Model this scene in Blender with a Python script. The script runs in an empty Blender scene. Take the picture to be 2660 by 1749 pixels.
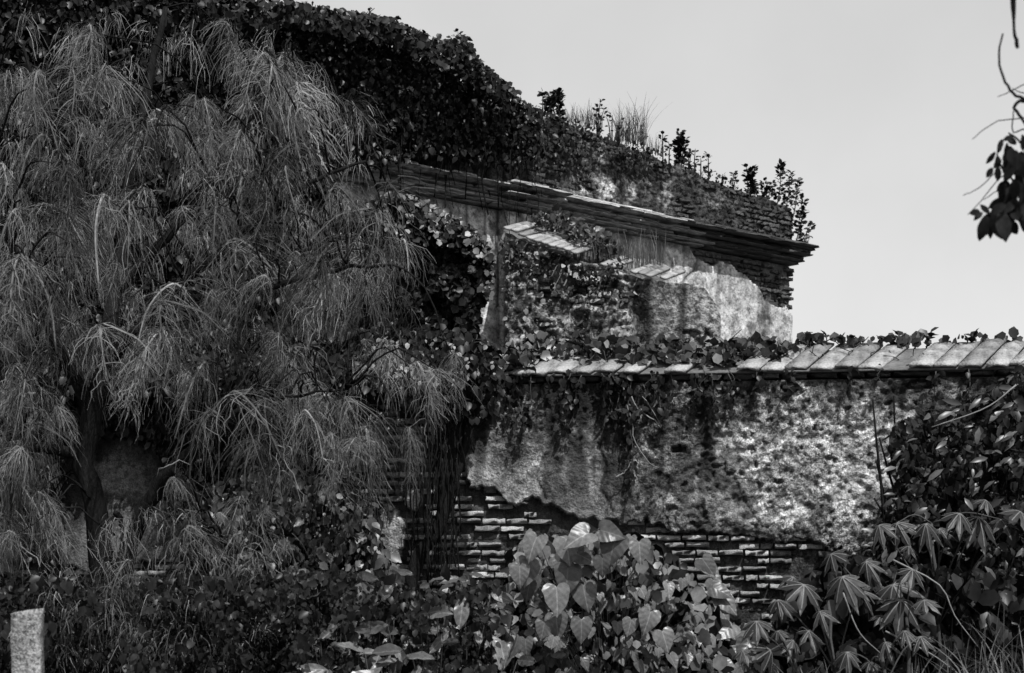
import bpy, math, random
import numpy as np
from mathutils import Vector, Matrix, Euler

R = math.radians
rnd = random.Random(7)
rng = np.random.default_rng(7)
scene = bpy.context.scene
col = scene.collection

# ------------------------------------------------------------------ camera, sky, sun
EYE, FPX, CX, HY = 1.6, 3694.0, 1330.0, 1350.0       # eye height, focal length in photo pixels, centre column, horizon row
cam_d = bpy.data.cameras.new('camera')
cam = bpy.data.objects.new('camera', cam_d)
col.objects.link(cam)
cam.location = (0, 0, EYE)
cam.rotation_euler = (R(90), 0, 0)
cam_d.sensor_width = 36
cam_d.lens = FPX * 36 / 2660
cam_d.shift_y = (HY - 874.5) / 2660
cam_d.clip_end = 3000
cam_d.dof.use_dof = True
cam_d.dof.focus_distance = 12.5
cam_d.dof.aperture_fstop = 3.5
scene.camera = cam

SUN_EL, SUN_AZ = R(58), R(-24)      # sun behind the camera, a little to its right
sdir = Vector((-math.sin(SUN_AZ) * math.cos(SUN_EL), -math.cos(SUN_AZ) * math.cos(SUN_EL), math.sin(SUN_EL)))
world = bpy.data.worlds.new('World')
scene.world = world
world.use_nodes = True
wn = world.node_tree
wn.nodes.clear()
sky = wn.nodes.new('ShaderNodeTexSky')
sky.sky_type = 'NISHITA'
sky.sun_disc = False
sky.sun_elevation = SUN_EL
sky.sun_rotation = math.atan2(sdir.x, sdir.y)
sky.dust_density = 2.0
bw = wn.nodes.new('ShaderNodeRGBToBW')
bg = wn.nodes.new('ShaderNodeBackground')
bg.inputs['Strength'].default_value = 0.15
wo = wn.nodes.new('ShaderNodeOutputWorld')
wn.links.new(sky.outputs[0], bw.inputs[0])
pw = wn.nodes.new('ShaderNodeMath'); pw.operation = 'POWER'; pw.inputs[1].default_value = 0.35   # flat tropical haze
ml = wn.nodes.new('ShaderNodeMath'); ml.operation = 'MULTIPLY'; ml.inputs[1].default_value = 1.64
wn.links.new(bw.outputs[0], pw.inputs[0]); wn.links.new(pw.outputs[0], ml.inputs[0])
tcw = wn.nodes.new('ShaderNodeTexCoord'); nzw = wn.nodes.new('ShaderNodeTexNoise'); nzw.inputs['Scale'].default_value = 5.0; nzw.inputs['Detail'].default_value = 7
wn.links.new(tcw.outputs['Generated'], nzw.inputs['Vector'])
mrw = wn.nodes.new('ShaderNodeMapRange'); mrw.inputs[1].default_value = .3; mrw.inputs[2].default_value = .7; mrw.inputs[3].default_value = .94; mrw.inputs[4].default_value = 1.06
wn.links.new(nzw.outputs['Fac'], mrw.inputs[0])
m2w = wn.nodes.new('ShaderNodeMath'); m2w.operation = 'MULTIPLY'; wn.links.new(ml.outputs[0], m2w.inputs[0]); wn.links.new(mrw.outputs[0], m2w.inputs[1])
wn.links.new(m2w.outputs[0], bg.inputs['Color'])
wn.links.new(bg.outputs[0], wo.inputs[0])

sun_d = bpy.data.lights.new('sun', 'SUN')
sun_d.energy = 3.0
sun_d.angle = R(0.5)
sun = bpy.data.objects.new('sun', sun_d)
col.objects.link(sun)
sun.location = (0, 0, 30)
sun.rotation_euler = sdir.to_track_quat('Z', 'Y').to_euler()

scene.view_settings.view_transform = 'Standard'
scene.view_settings.look = 'None'
scene.view_settings.gamma = 1
scene.view_settings.exposure = 1.0
scene.view_settings.use_curve_mapping = False
scene.cycles.max_bounces = 4
scene.cycles.diffuse_bounces = 2
scene.cycles.glossy_bounces = 2
scene.cycles.transmission_bounces = 2
scene.cycles.transparent_max_bounces = 4

# ------------------------------------------------------------------ helpers
def tag(o, label=None, cat=None, group=None, kind=None):
    if label: o['label'] = label
    if cat: o['category'] = cat
    if group: o['group'] = group
    if kind: o['kind'] = kind
    return o

def empty(name, loc=(0, 0, 0), rz=0.0, **kw):
    o = bpy.data.objects.new(name, None)
    o.empty_display_size = 0.1
    col.objects.link(o)
    o.location = loc
    o.rotation_euler = (0, 0, rz)
    return tag(o, **kw)

def mesh_np(name, V, F, mat=None, smooth=False, attr=None):
    """V (n,3), F (m,k) with constant k."""
    V = np.asarray(V, dtype=np.float32)
    F = np.asarray(F, dtype=np.int32)
    me = bpy.data.meshes.new(name)
    k = F.shape[1]
    me.vertices.add(len(V))
    me.vertices.foreach_set('co', V.ravel())
    me.loops.add(F.size)
    me.loops.foreach_set('vertex_index', F.ravel())
    me.polygons.add(len(F))
    me.polygons.foreach_set('loop_start', np.arange(0, F.size, k, dtype=np.int32))
    me.polygons.foreach_set('loop_total', np.full(len(F), k, dtype=np.int32))
    if smooth:
        me.polygons.foreach_set('use_smooth', np.ones(len(F), dtype=bool))
    if attr is not None:
        a = me.attributes.new('tone', 'FLOAT', 'POINT')
        a.data.foreach_set('value', np.asarray(attr, dtype=np.float32))
    me.update(calc_edges=True)
    me.validate()
    if mat: me.materials.append(mat)
    return me

def link(name, me, parent=None, loc=None, rot=None, scl=None):
    o = bpy.data.objects.new(name, me)
    col.objects.link(o)
    if parent: o.parent = parent
    if loc is not None: o.location = loc
    if rot is not None: o.rotation_euler = rot
    if scl is not None: o.scale = scl
    return o

class MB:
    """collects pieces, builds one mesh"""
    def __init__(s): s.v = []; s.f = []; s.n = 0
    def add(s, V, F):
        V = np.asarray(V, float)
        F = np.asarray(F, int)
        if F.shape[1] == 3: F = np.hstack([F, F[:, 2:3]])
        s.v.append(V); s.f.append(F + s.n); s.n += len(V)
    def mesh(s, name, mat, smooth=False):
        V = np.vstack(s.v); F = np.vstack(s.f)
        tri = F[:, 2] == F[:, 3]
        T = np.vstack([F[tri][:, :3], F[~tri][:, :3], F[~tri][:, [0, 2, 3]]])
        return mesh_np(name, V, T, mat, smooth)

def tube(P, r, sides=6, jitter=0.0, cap=True):
    P = np.asarray(P, float); n = len(P)
    r = np.full(n, r) if np.isscalar(r) else np.asarray(r, float)
    T = np.gradient(P, axis=0); T /= np.linalg.norm(T, axis=1)[:, None] + 1e-9
    ref = np.array([0.3, 0.9, 0.2]); V = []
    for i in range(n):
        a = np.cross(T[i], ref); a /= np.linalg.norm(a) + 1e-9
        b = np.cross(T[i], a)
        th = np.arange(sides) * 2 * math.pi / sides
        rr = r[i] * (1 + jitter * rng.uniform(-1, 1, sides))
        V.append(P[i] + (np.cos(th) * rr)[:, None] * a + (np.sin(th) * rr)[:, None] * b)
    V = np.vstack(V); F = []
    for i in range(n - 1):
        for k in range(sides):
            k2 = (k + 1) % sides
            F.append((i * sides + k, i * sides + k2, (i + 1) * sides + k2, (i + 1) * sides + k))
    if cap:
        V = np.vstack([V, P[-1], P[0]])
        for k in range(sides):
            F.append(((n - 1) * sides + k, (n - 1) * sides + (k + 1) % sides, n * sides, n * sides))
            F.append(((k + 1) % sides, k, n * sides + 1, n * sides + 1))
    return V, np.array(F)

def smooth_path(P, n=14, wob=0.0):
    P = np.asarray(P, float)
    t = np.linspace(0, len(P) - 1, n)
    out = []
    Q = np.vstack([2 * P[0] - P[1], P, 2 * P[-1] - P[-2]])
    for x in t:
        i = min(int(x), len(P) - 2); u = x - i
        p0, p1, p2, p3 = Q[i], Q[i + 1], Q[i + 2], Q[i + 3]
        out.append(0.5 * ((2 * p1) + (-p0 + p2) * u + (2 * p0 - 5 * p1 + 4 * p2 - p3) * u * u + (-p0 + 3 * p1 - 3 * p2 + p3) * u ** 3))
    out = np.array(out)
    if wob: out[1:-1] += rng.normal(0, wob, (n - 2, 3))
    return out

def box(x0, x1, y0, y1, z0, z1):
    V = np.array([(x, y, z) for x in (x0, x1) for y in (y0, y1) for z in (z0, z1)], float)
    F = np.array([(0, 1, 3, 2), (4, 6, 7, 5), (0, 4, 5, 1), (2, 3, 7, 6), (0, 2, 6, 4), (1, 5, 7, 3)])
    return V, F

# value noise
def _h(ix, iy, s):
    n = (ix.astype(np.int64) * 374761393 + iy.astype(np.int64) * 668265263 + s * 974634777) & 0xffffffff
    n = ((n ^ (n >> 13)) * 1274126177) & 0xffffffff
    n = n ^ (n >> 16)
    return (n & 0xffffff) / float(0xffffff)
def vn(x, y, s=0):
    ix, iy = np.floor(x), np.floor(y); fx, fy = x - ix, y - iy
    fx = fx * fx * (3 - 2 * fx); fy = fy * fy * (3 - 2 * fy)
    a, b = _h(ix, iy, s), _h(ix + 1, iy, s); c, d = _h(ix, iy + 1, s), _h(ix + 1, iy + 1, s)
    return (a * (1 - fx) + b * fx) * (1 - fy) + (c * (1 - fx) + d * fx) * fy
def fbm(x, y, o=4, s=0):
    t = 0; a = 0.5; n = 0
    for i in range(o):
        t = t + a * vn(x * 2 ** i, y * 2 ** i, s + i * 17); n += a; a *= 0.5
    return t / n
def sstep(a, b, x):
    t = np.clip((x - a) / (b - a), 0, 1); return t * t * (3 - 2 * t)

# ------------------------------------------------------------------ placing by sight line
def P(px, py, Z):
    return np.array([(px - CX) / FPX * Z, Z, EYE + (HY - py) / FPX * Z])

class Frame:
    """vertical wall plane: u along, v up, w out of the wall"""
    def __init__(s, o, ang):
        s.o = np.array([o[0], o[1], 0.0]); s.a = ang
        s.d = np.array([math.cos(ang), math.sin(ang), 0]); s.n = np.array([math.sin(ang), -math.cos(ang), 0])
    def hit(s, px, py, w=0.0):
        px = np.asarray(px, float); k = (px - CX) / FPX
        o = s.o + s.n * w
        # point o + u d ; x = k y
        u = (k * o[1] - o[0]) / (s.d[0] - k * s.d[1])
        Z = o[1] + u * s.d[1]
        return u, EYE + (HY - np.asarray(py, float)) / FPX * Z
    def px(s, u, v, w=0.0):
        X = s.o[0] + u * s.d[0] + w * s.n[0]; Z = s.o[1] + u * s.d[1] + w * s.n[1]
        return CX + FPX * X / Z, HY - FPX * (v - EYE) / Z
    def world(s, u, v, w):
        return s.o + u * s.d + w * s.n + np.array([0, 0, v])
    def empty(s, name, **kw):
        return empty(name, tuple(s.o), s.a, **kw)
def L(u, v, w):      # wall-local coordinates -> object coordinates
    return np.array([u, -w, v])

GW = Frame((0, 12.82), R(-9.4))       # garden wall
BW = Frame((4.27, 21.6), R(41.2))     # tall building, origin at its far corner
RK = Frame((0, 16.9), R(0))           # raking buttress wall

# ------------------------------------------------------------------ materials (all greys: the photograph is monochrome)
def mat(name, base=0.2, rough=0.9, spec=0.3, attr=False, noise=(8, 0.3), fine=(60, 0.25), bump=0.3, bscale=40, objrand=0.0, stretch=None, bdist=0.02, coord='Object', grit=(), gattr=False):
    m = bpy.data.materials.new(name); m.use_nodes = True
    nt = m.node_tree; N = nt.nodes; N.clear(); ln = nt.links.new
    out = N.new('ShaderNodeOutputMaterial'); b = N.new('ShaderNodeBsdfPrincipled')
    ln(b.outputs[0], out.inputs[0])
    b.inputs['Roughness'].default_value = rough
    b.inputs['Specular IOR Level'].default_value = spec
    tc = N.new('ShaderNodeTexCoord'); src = tc.outputs[coord]
    if coord == 'World':
        pass
    if stretch:
        mp = N.new('ShaderNodeMapping'); mp.inputs['Scale'].default_value = stretch
        ln(src, mp.inputs[0]); src = mp.outputs[0]
    def mul(a, bsock):
        x = N.new('ShaderNodeMath'); x.operation = 'MULTIPLY'
        ln(a, x.inputs[0]); ln(bsock, x.inputs[1]); return x.outputs[0]
    gf = None
    if gattr:
        ga = N.new('ShaderNodeAttribute'); ga.attribute_name = 'grit'; gf = ga.outputs['Fac']
    if attr:
        at = N.new('ShaderNodeAttribute'); at.attribute_name = 'tone'; cur = at.outputs['Fac']
    else:
        v = N.new('ShaderNodeValue'); v.outputs[0].default_value = base; cur = v.outputs[0]
    for (sc, amp) in (noise, fine):
        if amp <= 0: continue
        n = N.new('ShaderNodeTexNoise'); n.inputs['Scale'].default_value = sc; n.inputs['Detail'].default_value = 5
        n.inputs['Roughness'].default_value = 0.65
        ln(src, n.inputs['Vector'])
        mr = N.new('ShaderNodeMapRange'); mr.inputs[1].default_value = 0.3; mr.inputs[2].default_value = 0.7
        mr.inputs[3].default_value = 1 - amp; mr.inputs[4].default_value = 1 + amp
        ln(n.outputs['Fac'], mr.inputs[0]); cur = mul(cur, mr.outputs[0])
    for (sc, lo, hi, mn) in grit:
        n = N.new('ShaderNodeTexNoise'); n.inputs['Scale'].default_value = sc; n.inputs['Detail'].default_value = 6
        n.inputs['Roughness'].default_value = 0.7
        ln(src, n.inputs['Vector'])
        mr = N.new('ShaderNodeMapRange'); mr.inputs[1].default_value = lo; mr.inputs[2].default_value = hi
        mr.inputs[3].default_value = mn; mr.inputs[4].default_value = 1.15
        ln(n.outputs['Fac'], mr.inputs[0]); sig = mr.outputs[0]
        if gf is not None:      # 1 + g * (m - 1)
            a = N.new('ShaderNodeMath'); a.operation = 'SUBTRACT'; ln(sig, a.inputs[0]); a.inputs[1].default_value = 1.0
            b2 = N.new('ShaderNodeMath'); b2.operation = 'MULTIPLY_ADD'; ln(a.outputs[0], b2.inputs[0]); ln(gf, b2.inputs[1]); b2.inputs[2].default_value = 1.0
            sig = b2.outputs[0]
        cur = mul(cur, sig)
    if objrand > 0:
        oi = N.new('ShaderNodeObjectInfo'); mr = N.new('ShaderNodeMapRange')
        mr.inputs[3].default_value = 1 - objrand; mr.inputs[4].default_value = 1 + objrand
        ln(oi.outputs['Random'], mr.inputs[0]); cur = mul(cur, mr.outputs[0])
    cc = N.new('ShaderNodeCombineColor')
    for i in range(3): ln(cur, cc.inputs[i])
    ln(cc.outputs[0], b.inputs['Base Color'])
    if bump > 0:
        n = N.new('ShaderNodeTexNoise'); n.inputs['Scale'].default_value = bscale; n.inputs['Detail'].default_value = 6
        ln(src, n.inputs['Vector'])
        bp = N.new('ShaderNodeBump'); bp.inputs['Strength'].default_value = bump; bp.inputs['Distance'].default_value = bdist
        ln(n.outputs['Fac'], bp.inputs['Height']); ln(bp.outputs[0], b.inputs['Normal'])
    return m

def leaf_mat(name, base, rough=0.45, spec=0.5, rand=0.35, veins=0.0, objrand=0.0):
    m = mat(name, base=base, rough=rough, spec=spec, noise=(5, 0.35), fine=(30, 0.25), bump=0.0, objrand=objrand)
    nt = m.node_tree; N = nt.nodes; ln = nt.links.new
    b = next(n for n in N if n.type == 'BSDF_PRINCIPLED')
    cc = next(n for n in N if n.type == 'COMBINE_COLOR')
    geo = N.new('ShaderNodeNewGeometry')
    cur = cc.inputs[0].links[0].from_socket
    mr = N.new('ShaderNodeMapRange'); mr.inputs[3].default_value = 1 - rand; mr.inputs[4].default_value = 1 + rand
    ln(geo.outputs['Random Per Island'], mr.inputs[0])
    x = N.new('ShaderNodeMath'); x.operation = 'MULTIPLY'; ln(cur, x.inputs[0]); ln(mr.outputs[0], x.inputs[1]); cur = x.outputs[0]
    if veins > 0:
        tc = N.new('ShaderNodeTexCoord'); sp = N.new('ShaderNodeSeparateXYZ'); ln(tc.outputs['Object'], sp.inputs[0])
        ab = N.new('ShaderNodeMath'); ab.operation = 'ABSOLUTE'; ln(sp.outputs[0], ab.inputs[0])
        # side veins run out and towards the tip: phase = y - 0.7|x|
        ma = N.new('ShaderNodeMath'); ma.operation = 'MULTIPLY_ADD'; ln(ab.outputs[0], ma.inputs[0]); ma.inputs[1].default_value = -0.75; ln(sp.outputs[1], ma.inputs[2])
        sn = N.new('ShaderNodeMath'); sn.operation = 'MULTIPLY'; ln(ma.outputs[0], sn.inputs[0]); sn.inputs[1].default_value = 26
        si = N.new('ShaderNodeMath'); si.operation = 'SINE'; ln(sn.outputs[0], si.inputs[0])
        bp = N.new('ShaderNodeBump'); bp.inputs['Strength'].default_value = veins; bp.inputs['Distance'].default_value = 0.02
        ln(si.outputs[0], bp.inputs['Height']); ln(bp.outputs[0], b.inputs['Normal'])
        lt = N.new('ShaderNodeMapRange'); lt.inputs[1].default_value = 0.012; lt.inputs[2].default_value = 0.03
        lt.inputs[3].default_value = 1.7; lt.inputs[4].default_value = 1.0; ln(ab.outputs[0], lt.inputs[0])
        y = N.new('ShaderNodeMath'); y.operation = 'MULTIPLY'; ln(cur, y.inputs[0]); ln(lt.outputs[0], y.inputs[1]); cur = y.outputs[0]
    for i in range(3): ln(cur, cc.inputs[i])
    return m

M = {}
M['plaster'] = mat('lime_plaster', attr=True, noise=(9, 0.22), fine=(80, 0.5), bump=0.6, bscale=40, bdist=0.03, grit=((15, .40, .54, .16), (34, .40, .53, .3), (75, .40, .54, .5)), gattr=True)
M['bplaster'] = mat('building_plaster', attr=True, noise=(5, 0.3), fine=(50, 0.35), bump=0.4, bscale=30, bdist=0.03, grit=((6, .38, .54, .42), (22, .38, .50, .5)))
M['rubble'] = mat('rubble_face', attr=True, noise=(8, 0.3), fine=(45, 0.4), bump=0.8, bscale=22, bdist=0.05, grit=((13, .42, .56, .22),))
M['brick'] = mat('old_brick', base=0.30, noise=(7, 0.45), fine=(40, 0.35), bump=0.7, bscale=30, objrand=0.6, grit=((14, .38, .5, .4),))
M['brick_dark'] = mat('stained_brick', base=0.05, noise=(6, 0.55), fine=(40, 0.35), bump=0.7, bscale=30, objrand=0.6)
M['cornice'] = mat('cornice_brick', base=0.30, noise=(3, 0.4), fine=(30, 0.3), bump=0.4, bscale=25, objrand=0.3, grit=((5, .38, .54, .35),))
M['tile'] = mat('coping_tile', base=0.19, noise=(4, 0.45), fine=(45, 0.3), bump=0.5, bscale=40, objrand=0.3, grit=((9, .34, .46, .55),))
M['core'] = mat('wall_core', base=0.10, noise=(5, 0.4), fine=(30, 0.3), bump=0.6, bscale=20)
M['post'] = mat('speckled_concrete', base=0.20, noise=(9, 0.45), fine=(110, 0.5), bump=0.5, bscale=90, grit=((55, .4, .52, .35),))
M['bark'] = mat('bark', base=0.014, spec=.0, noise=(10, 0.4), fine=(60, 0.35), bump=0.8, bscale=40, stretch=(3, 3, 0.6))
M['twig'] = mat('twig', base=0.05, spec=.1, noise=(10, 0.3), fine=(60, 0.2), bump=0)
M['drytwig'] = mat('dry_twig', base=0.16, noise=(10, 0.3), fine=(60, 0.2), bump=0)
M['soil'] = mat('soil', base=0.06, noise=(2, 0.4), fine=(20, 0.4), bump=0.8, bscale=8)
M['needle'] = leaf_mat('casuarina_needles', 0.082, rough=0.6, spec=0.15, rand=0.7, objrand=.8)
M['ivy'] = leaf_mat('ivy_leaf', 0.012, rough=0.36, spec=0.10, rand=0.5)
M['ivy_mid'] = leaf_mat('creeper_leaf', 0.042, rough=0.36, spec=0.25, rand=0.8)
M['pale'] = leaf_mat('pale_leaf', 0.15, rough=0.5, spec=0.3, rand=0.6)  # also paints lit and glinting leaves on darker plants
M['heart'] = leaf_mat('heart_leaf', 0.075, rough=0.33, spec=0.22, rand=0.5, veins=0.09, objrand=.45)
M['palm'] = leaf_mat('lobed_leaf', 0.032, rough=0.42, spec=0.15, rand=0.5, objrand=.5)
M['grass'] = leaf_mat('grass_blade', 0.05, rough=0.5, spec=0.2, rand=0.5)
M['rib'] = mat('leaf_rib', base=0.10, rough=.5, noise=(10, .2), fine=(40, .1), bump=0)
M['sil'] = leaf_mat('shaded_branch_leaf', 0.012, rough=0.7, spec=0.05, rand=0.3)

# ------------------------------------------------------------------ leaf templates (tip along +Y, upper face +Z)
def tpl_small():
    V = np.array([(0, 0, 0), (-.34, .3, .10), (0, .5, 0), (.34, .3, .10), (-.3, .68, .05), (.3, .68, .05), (0, 1, -.12)])
    F = np.array([(0, 2, 1), (0, 3, 2), (1, 2, 4), (3, 5, 2), (2, 6, 4), (2, 5, 6)])
    return V, F
def tpl_round():
    V = np.array([(0, 0, 0), (-.42, .25, .10), (.42, .25, .10), (-.46, .65, .08), (.46, .65, .08), (0, 1, -.05), (0, .5, -.02)])
    F = np.array([(0, 6, 1), (0, 2, 6), (1, 6, 3), (2, 4, 6), (3, 6, 5), (4, 5, 6)])
    return V, F
def tpl_long():
    V = np.array([(0, 0, 0), (-.15, .35, .05), (0, .4, 0), (.15, .35, .05), (-.13, .7, -.02), (0, .72, -.06), (.13, .7, -.02), (0, 1, -.2)])
    F = np.array([(0, 2, 1), (0, 3, 2), (1, 2, 5), (1, 5, 4), (2, 3, 6), (2, 6, 5), (4, 5, 7), (5, 6, 7)])
    return V, F
def grid_leaf(outline, fold, droop, notch=0.0, wav=0.0, rows=8, seed=0, cup=0.0):
    r = np.random.default_rng(seed)
    V = []; F = []
    cs = (-1, -.5, 0, .5, 1)
    for i in range(rows):
        t = i / (rows - 1); w = outline(t)
        for c in cs:
            x = c * w; y = t - notch * abs(c) * (1 - t) ** 3
            z = fold * abs(x) - droop * t * t - cup * x * x * 4 + wav * math.sin(t * 16 + c * 3 + seed) * abs(c) + r.normal(0, 0.008)
            V.append((x, y, z))
    for i in range(rows - 1):
        for k in range(4):
            a = i * 5 + k
            F.append((a, a + 1, a + 6)); F.append((a, a + 6, a + 5))
    return np.array(V), np.array(F)
def heart_w(t):
    return 0.0 if t >= 1 else 0.50 * max(0.0, math.sin(math.pi * (.16 + .84 * t) ** .72)) ** .8

def place_leaves(pos, tip, nrm, size, T, tpl_aspect=None):
    """instances of template baked into one vertex array"""
    V, F = T
    pos = np.asarray(pos, float); n = len(pos)
    tip = tip / (np.linalg.norm(tip, axis=1)[:, None] + 1e-9)
    x = np.cross(tip, nrm); x /= (np.linalg.norm(x, axis=1)[:, None] + 1e-9)
    z = np.cross(x, tip)
    A = (x[:, None, :] * V[None, :, 0:1] + tip[:, None, :] * V[None, :, 1:2] + z[:, None, :] * V[None, :, 2:3]) * np.asarray(size)[:, None, None] + pos[:, None, :]
    FF = F[None, :, :] + (np.arange(n) * len(V))[:, None, None]
    return A.reshape(-1, 3), FF.reshape(-1, 3)

def leaf_dirs(n, face=(0, -1, 0.5), spread=0.7, tipdir=(0, -0.2, -1), tspread=0.6):
    nr = np.array(face)[None] / np.linalg.norm(face) + rng.normal(0, spread, (n, 3))
    tp = np.array(tipdir)[None] + rng.normal(0, tspread, (n, 3))
    return tp, nr

def in_poly(x, y, poly):
    poly = np.asarray(poly, float); c = np.zeros(len(x), bool); j = len(poly) - 1
    for i in range(len(poly)):
        xi, yi = poly[i]; xj, yj = poly[j]
        m = ((yi > y) != (yj > y)) & (x < (xj - xi) * (y - yi) / (yj - yi + 1e-12) + xi)
        c ^= m; j = i
    return c
def sample_poly(poly, n, hole=None, clump=0.0, seed=0):
    poly = np.asarray(poly, float); lo, hi = poly.min(0), poly.max(0); out = []
    tot = 0
    while tot < n:
        p = rng.uniform(lo, hi, (n * 3, 2)); k = in_poly(p[:, 0], p[:, 1], poly)
        if clump > 0:
            c = fbm(p[:, 0] / 70., p[:, 1] / 70., 3, seed + 5)
            k &= rng.uniform(0, 1, len(p)) < sstep(0.5 - clump * .5, 0.5 + .2, c) + (1 - clump)
        if hole is not None: k &= ~hole(p[:, 0], p[:, 1])
        out.append(p[k]); tot += k.sum()
    return np.vstack(out)[:n]
def PP(p, Z):
    return np.stack([(p[:, 0] - CX) / FPX * Z, Z, EYE + (HY - p[:, 1]) / FPX * Z], 1)

# ------------------------------------------------------------------ ground
def ground():
    n = 60
    x = np.linspace(-1, 1, n); xx = np.sign(x) * np.abs(x) ** 2.2 * 600
    X, Y = np.meshgrid(xx, xx + 10)
    Zz = (fbm(X * .6, Y * .6, 3, 3) - .5) * 0.12
    Zz[np.hypot(X, Y) > 60] = 0
    V = np.stack([X.ravel(), Y.ravel(), Zz.ravel() - .05], 1)
    i = np.arange(n - 1)[:, None] * n + np.arange(n - 1)[None]
    F = np.stack([i, i + 1, i + n + 1, i + n], -1).reshape(-1, 4)
    tag(link('ground', mesh_np('ground', V, F, M['soil'], True)), kind='structure')
ground()

# ------------------------------------------------------------------ wall faces: relief grids
def relief(name, u0, u1, vb, vt, step, fn, material, parent, back=-0.14):
    """fn(U,V)->(w, tone); vb, vt are functions of u for the lower and the upper edge"""
    nu = int((u1 - u0) / step) + 1
    us = np.linspace(u0, u1, nu); b = vb(us); t = vt(us)
    nv = int(np.max(t - b) / step) + 1
    s = np.linspace(0, 1, nv)[:, None]
    Vv = b[None] * (1 - s) + t[None] * s
    U = np.broadcast_to(us[None], Vv.shape).copy()
    res = fn(U, Vv); W, tone = res[0], res[1]
    # turn the rim back so that the sheet has depth
    for sl in ((0, slice(None)), (-1, slice(None)), (slice(None), 0), (slice(None), -1)):
        W[sl] = back
    V = np.stack([U.ravel(), -W.ravel(), Vv.ravel()], 1)
    i = np.arange(nv - 1)[:, None] * nu + np.arange(nu - 1)[None]
    F = np.stack([i, i + 1, i + nu + 1, i + nu], -1).reshape(-1, 4)
    me = mesh_np(name, V, F, material, False, tone.ravel())
    if len(res) > 2:
        a = me.attributes.new('grit', 'FLOAT', 'POINT'); a.data.foreach_set('value', res[2].ravel().astype(np.float32))
    return link(name, me, parent)

# shared brick meshes: rounded, uneven blocks 1 x 1 x 1 (front at y=-.5)
def brick_meshes(mt, k, chip=0.07, name='brick'):
    out = []
    for i in range(k):
        V, F = box(-.5, .5, -.5, .5, -.5, .5)
        # cut the front edge into an uneven bevel
        xs = np.linspace(-.5, .5, 5)
        prof = [(-.5, .5), (-.49, -.46), (-.40, -.5), (.40, -.5), (.49, -.46), (.5, .5)]   # (z, y)
        VV = []; FF = []
        for a, x in enumerate(xs):
            for (z, y) in prof:
                e = chip if y < 0 else 0
                xe = x * (1 - (0.04 if a in (0, 4) and y < -.4 else 0))
                VV.append((xe + rng.normal(0, e * .25), y + rng.normal(0, e * .45), z + rng.normal(0, e * 1.3)))
        for a in range(4):
            for q in range(5):
                p = a * 6 + q
                FF.append((p, p + 6, p + 7, p + 1))
        for base, flip in ((0, False), (24, True)):
            for q in range(1, 5):
                f = (base, base + q, base + q + 1, base + q + 1)
                FF.append(f if not flip else (f[0], f[2], f[1], f[1]))
        mb = MB(); mb.add(VV, FF)
        out.append(mb.mesh(name, mt))
    return out

def lay_bricks(frame, parent, u0, u1, v0, v1, keep, meshes, bl=.275, bh=.05, pitch=.07, w=(0.0, .025), miss=.1, limit=300, depth=.10, rest_mat=None, name='brick', prio=None):
    spots = []
    r = 0; v = v0
    while v < v1:
        u = u0 + (r % 2) * bl * .5 + rnd.uniform(-.06, .06)
        while u < u1:
            l = min(bl * rnd.choice((1, 1, .8, .5, .9)) * rnd.uniform(.9, 1.05), u1 - u + rnd.uniform(-.03, .012))
            if l < .06: break
            uc, vc = u + l / 2, v + bh / 2 + .006 * math.sin(u * 1.7 + r) + rnd.uniform(-.003, .003)
            px, py = frame.px(uc, vc)
            if rnd.random() > miss and keep(px, py, uc, vc):
                spots.append((uc, vc, l - .012, bh * rnd.uniform(.85, 1.08), rnd.uniform(*w) if rnd.random() > .15 else w[0] - .03, px, py))
            u += l + .004
        v += pitch; r += 1
    vis = [s for s in spots if -20 < s[5] < 2680 and -20 < s[6] < 1770]
    vis.sort(key=prio or (lambda s: 0))
    keepers = set(id(s) for s in vis[:limit])
    rest = MB()
    for s in spots:
        uc, vc, l, h, ww, px, py = s
        me = rnd.choice(meshes)
        if id(s) in keepers:
            link(name, me, parent, (uc, -(ww - depth / 2), vc), (0, rnd.uniform(-.012, .012), rnd.uniform(-.03, .03)), (l, depth, h))
        else:
            co = np.empty(len(me.vertices) * 3, np.float32); me.vertices.foreach_get('co', co)
            co = co.reshape(-1, 3) * (l, depth, h) + (uc, -(ww - depth / 2), vc)
            fc = np.array([p.vertices[:] for p in me.polygons])
            rest.add(co, fc)
    if rest.n:
        tag(link(name + 'work', rest.mesh(name + 'work', rest_mat), parent), kind='stuff')
    return len(spots)

# =================================================================== GARDEN WALL
wall = GW.empty('garden_wall', label='weathered plaster and brick garden wall topped with slanting tiles', cat='wall')
U0, _ = GW.hit(-260, 900); U1 = 6.5
VC = 2.885           # eave of the coping
mb = MB(); mb.add(*box(float(U0), U1, .12, .5, 0, VC + .01)); link('wall_core', mb.mesh('wall_core', M['core']), wall)

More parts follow.
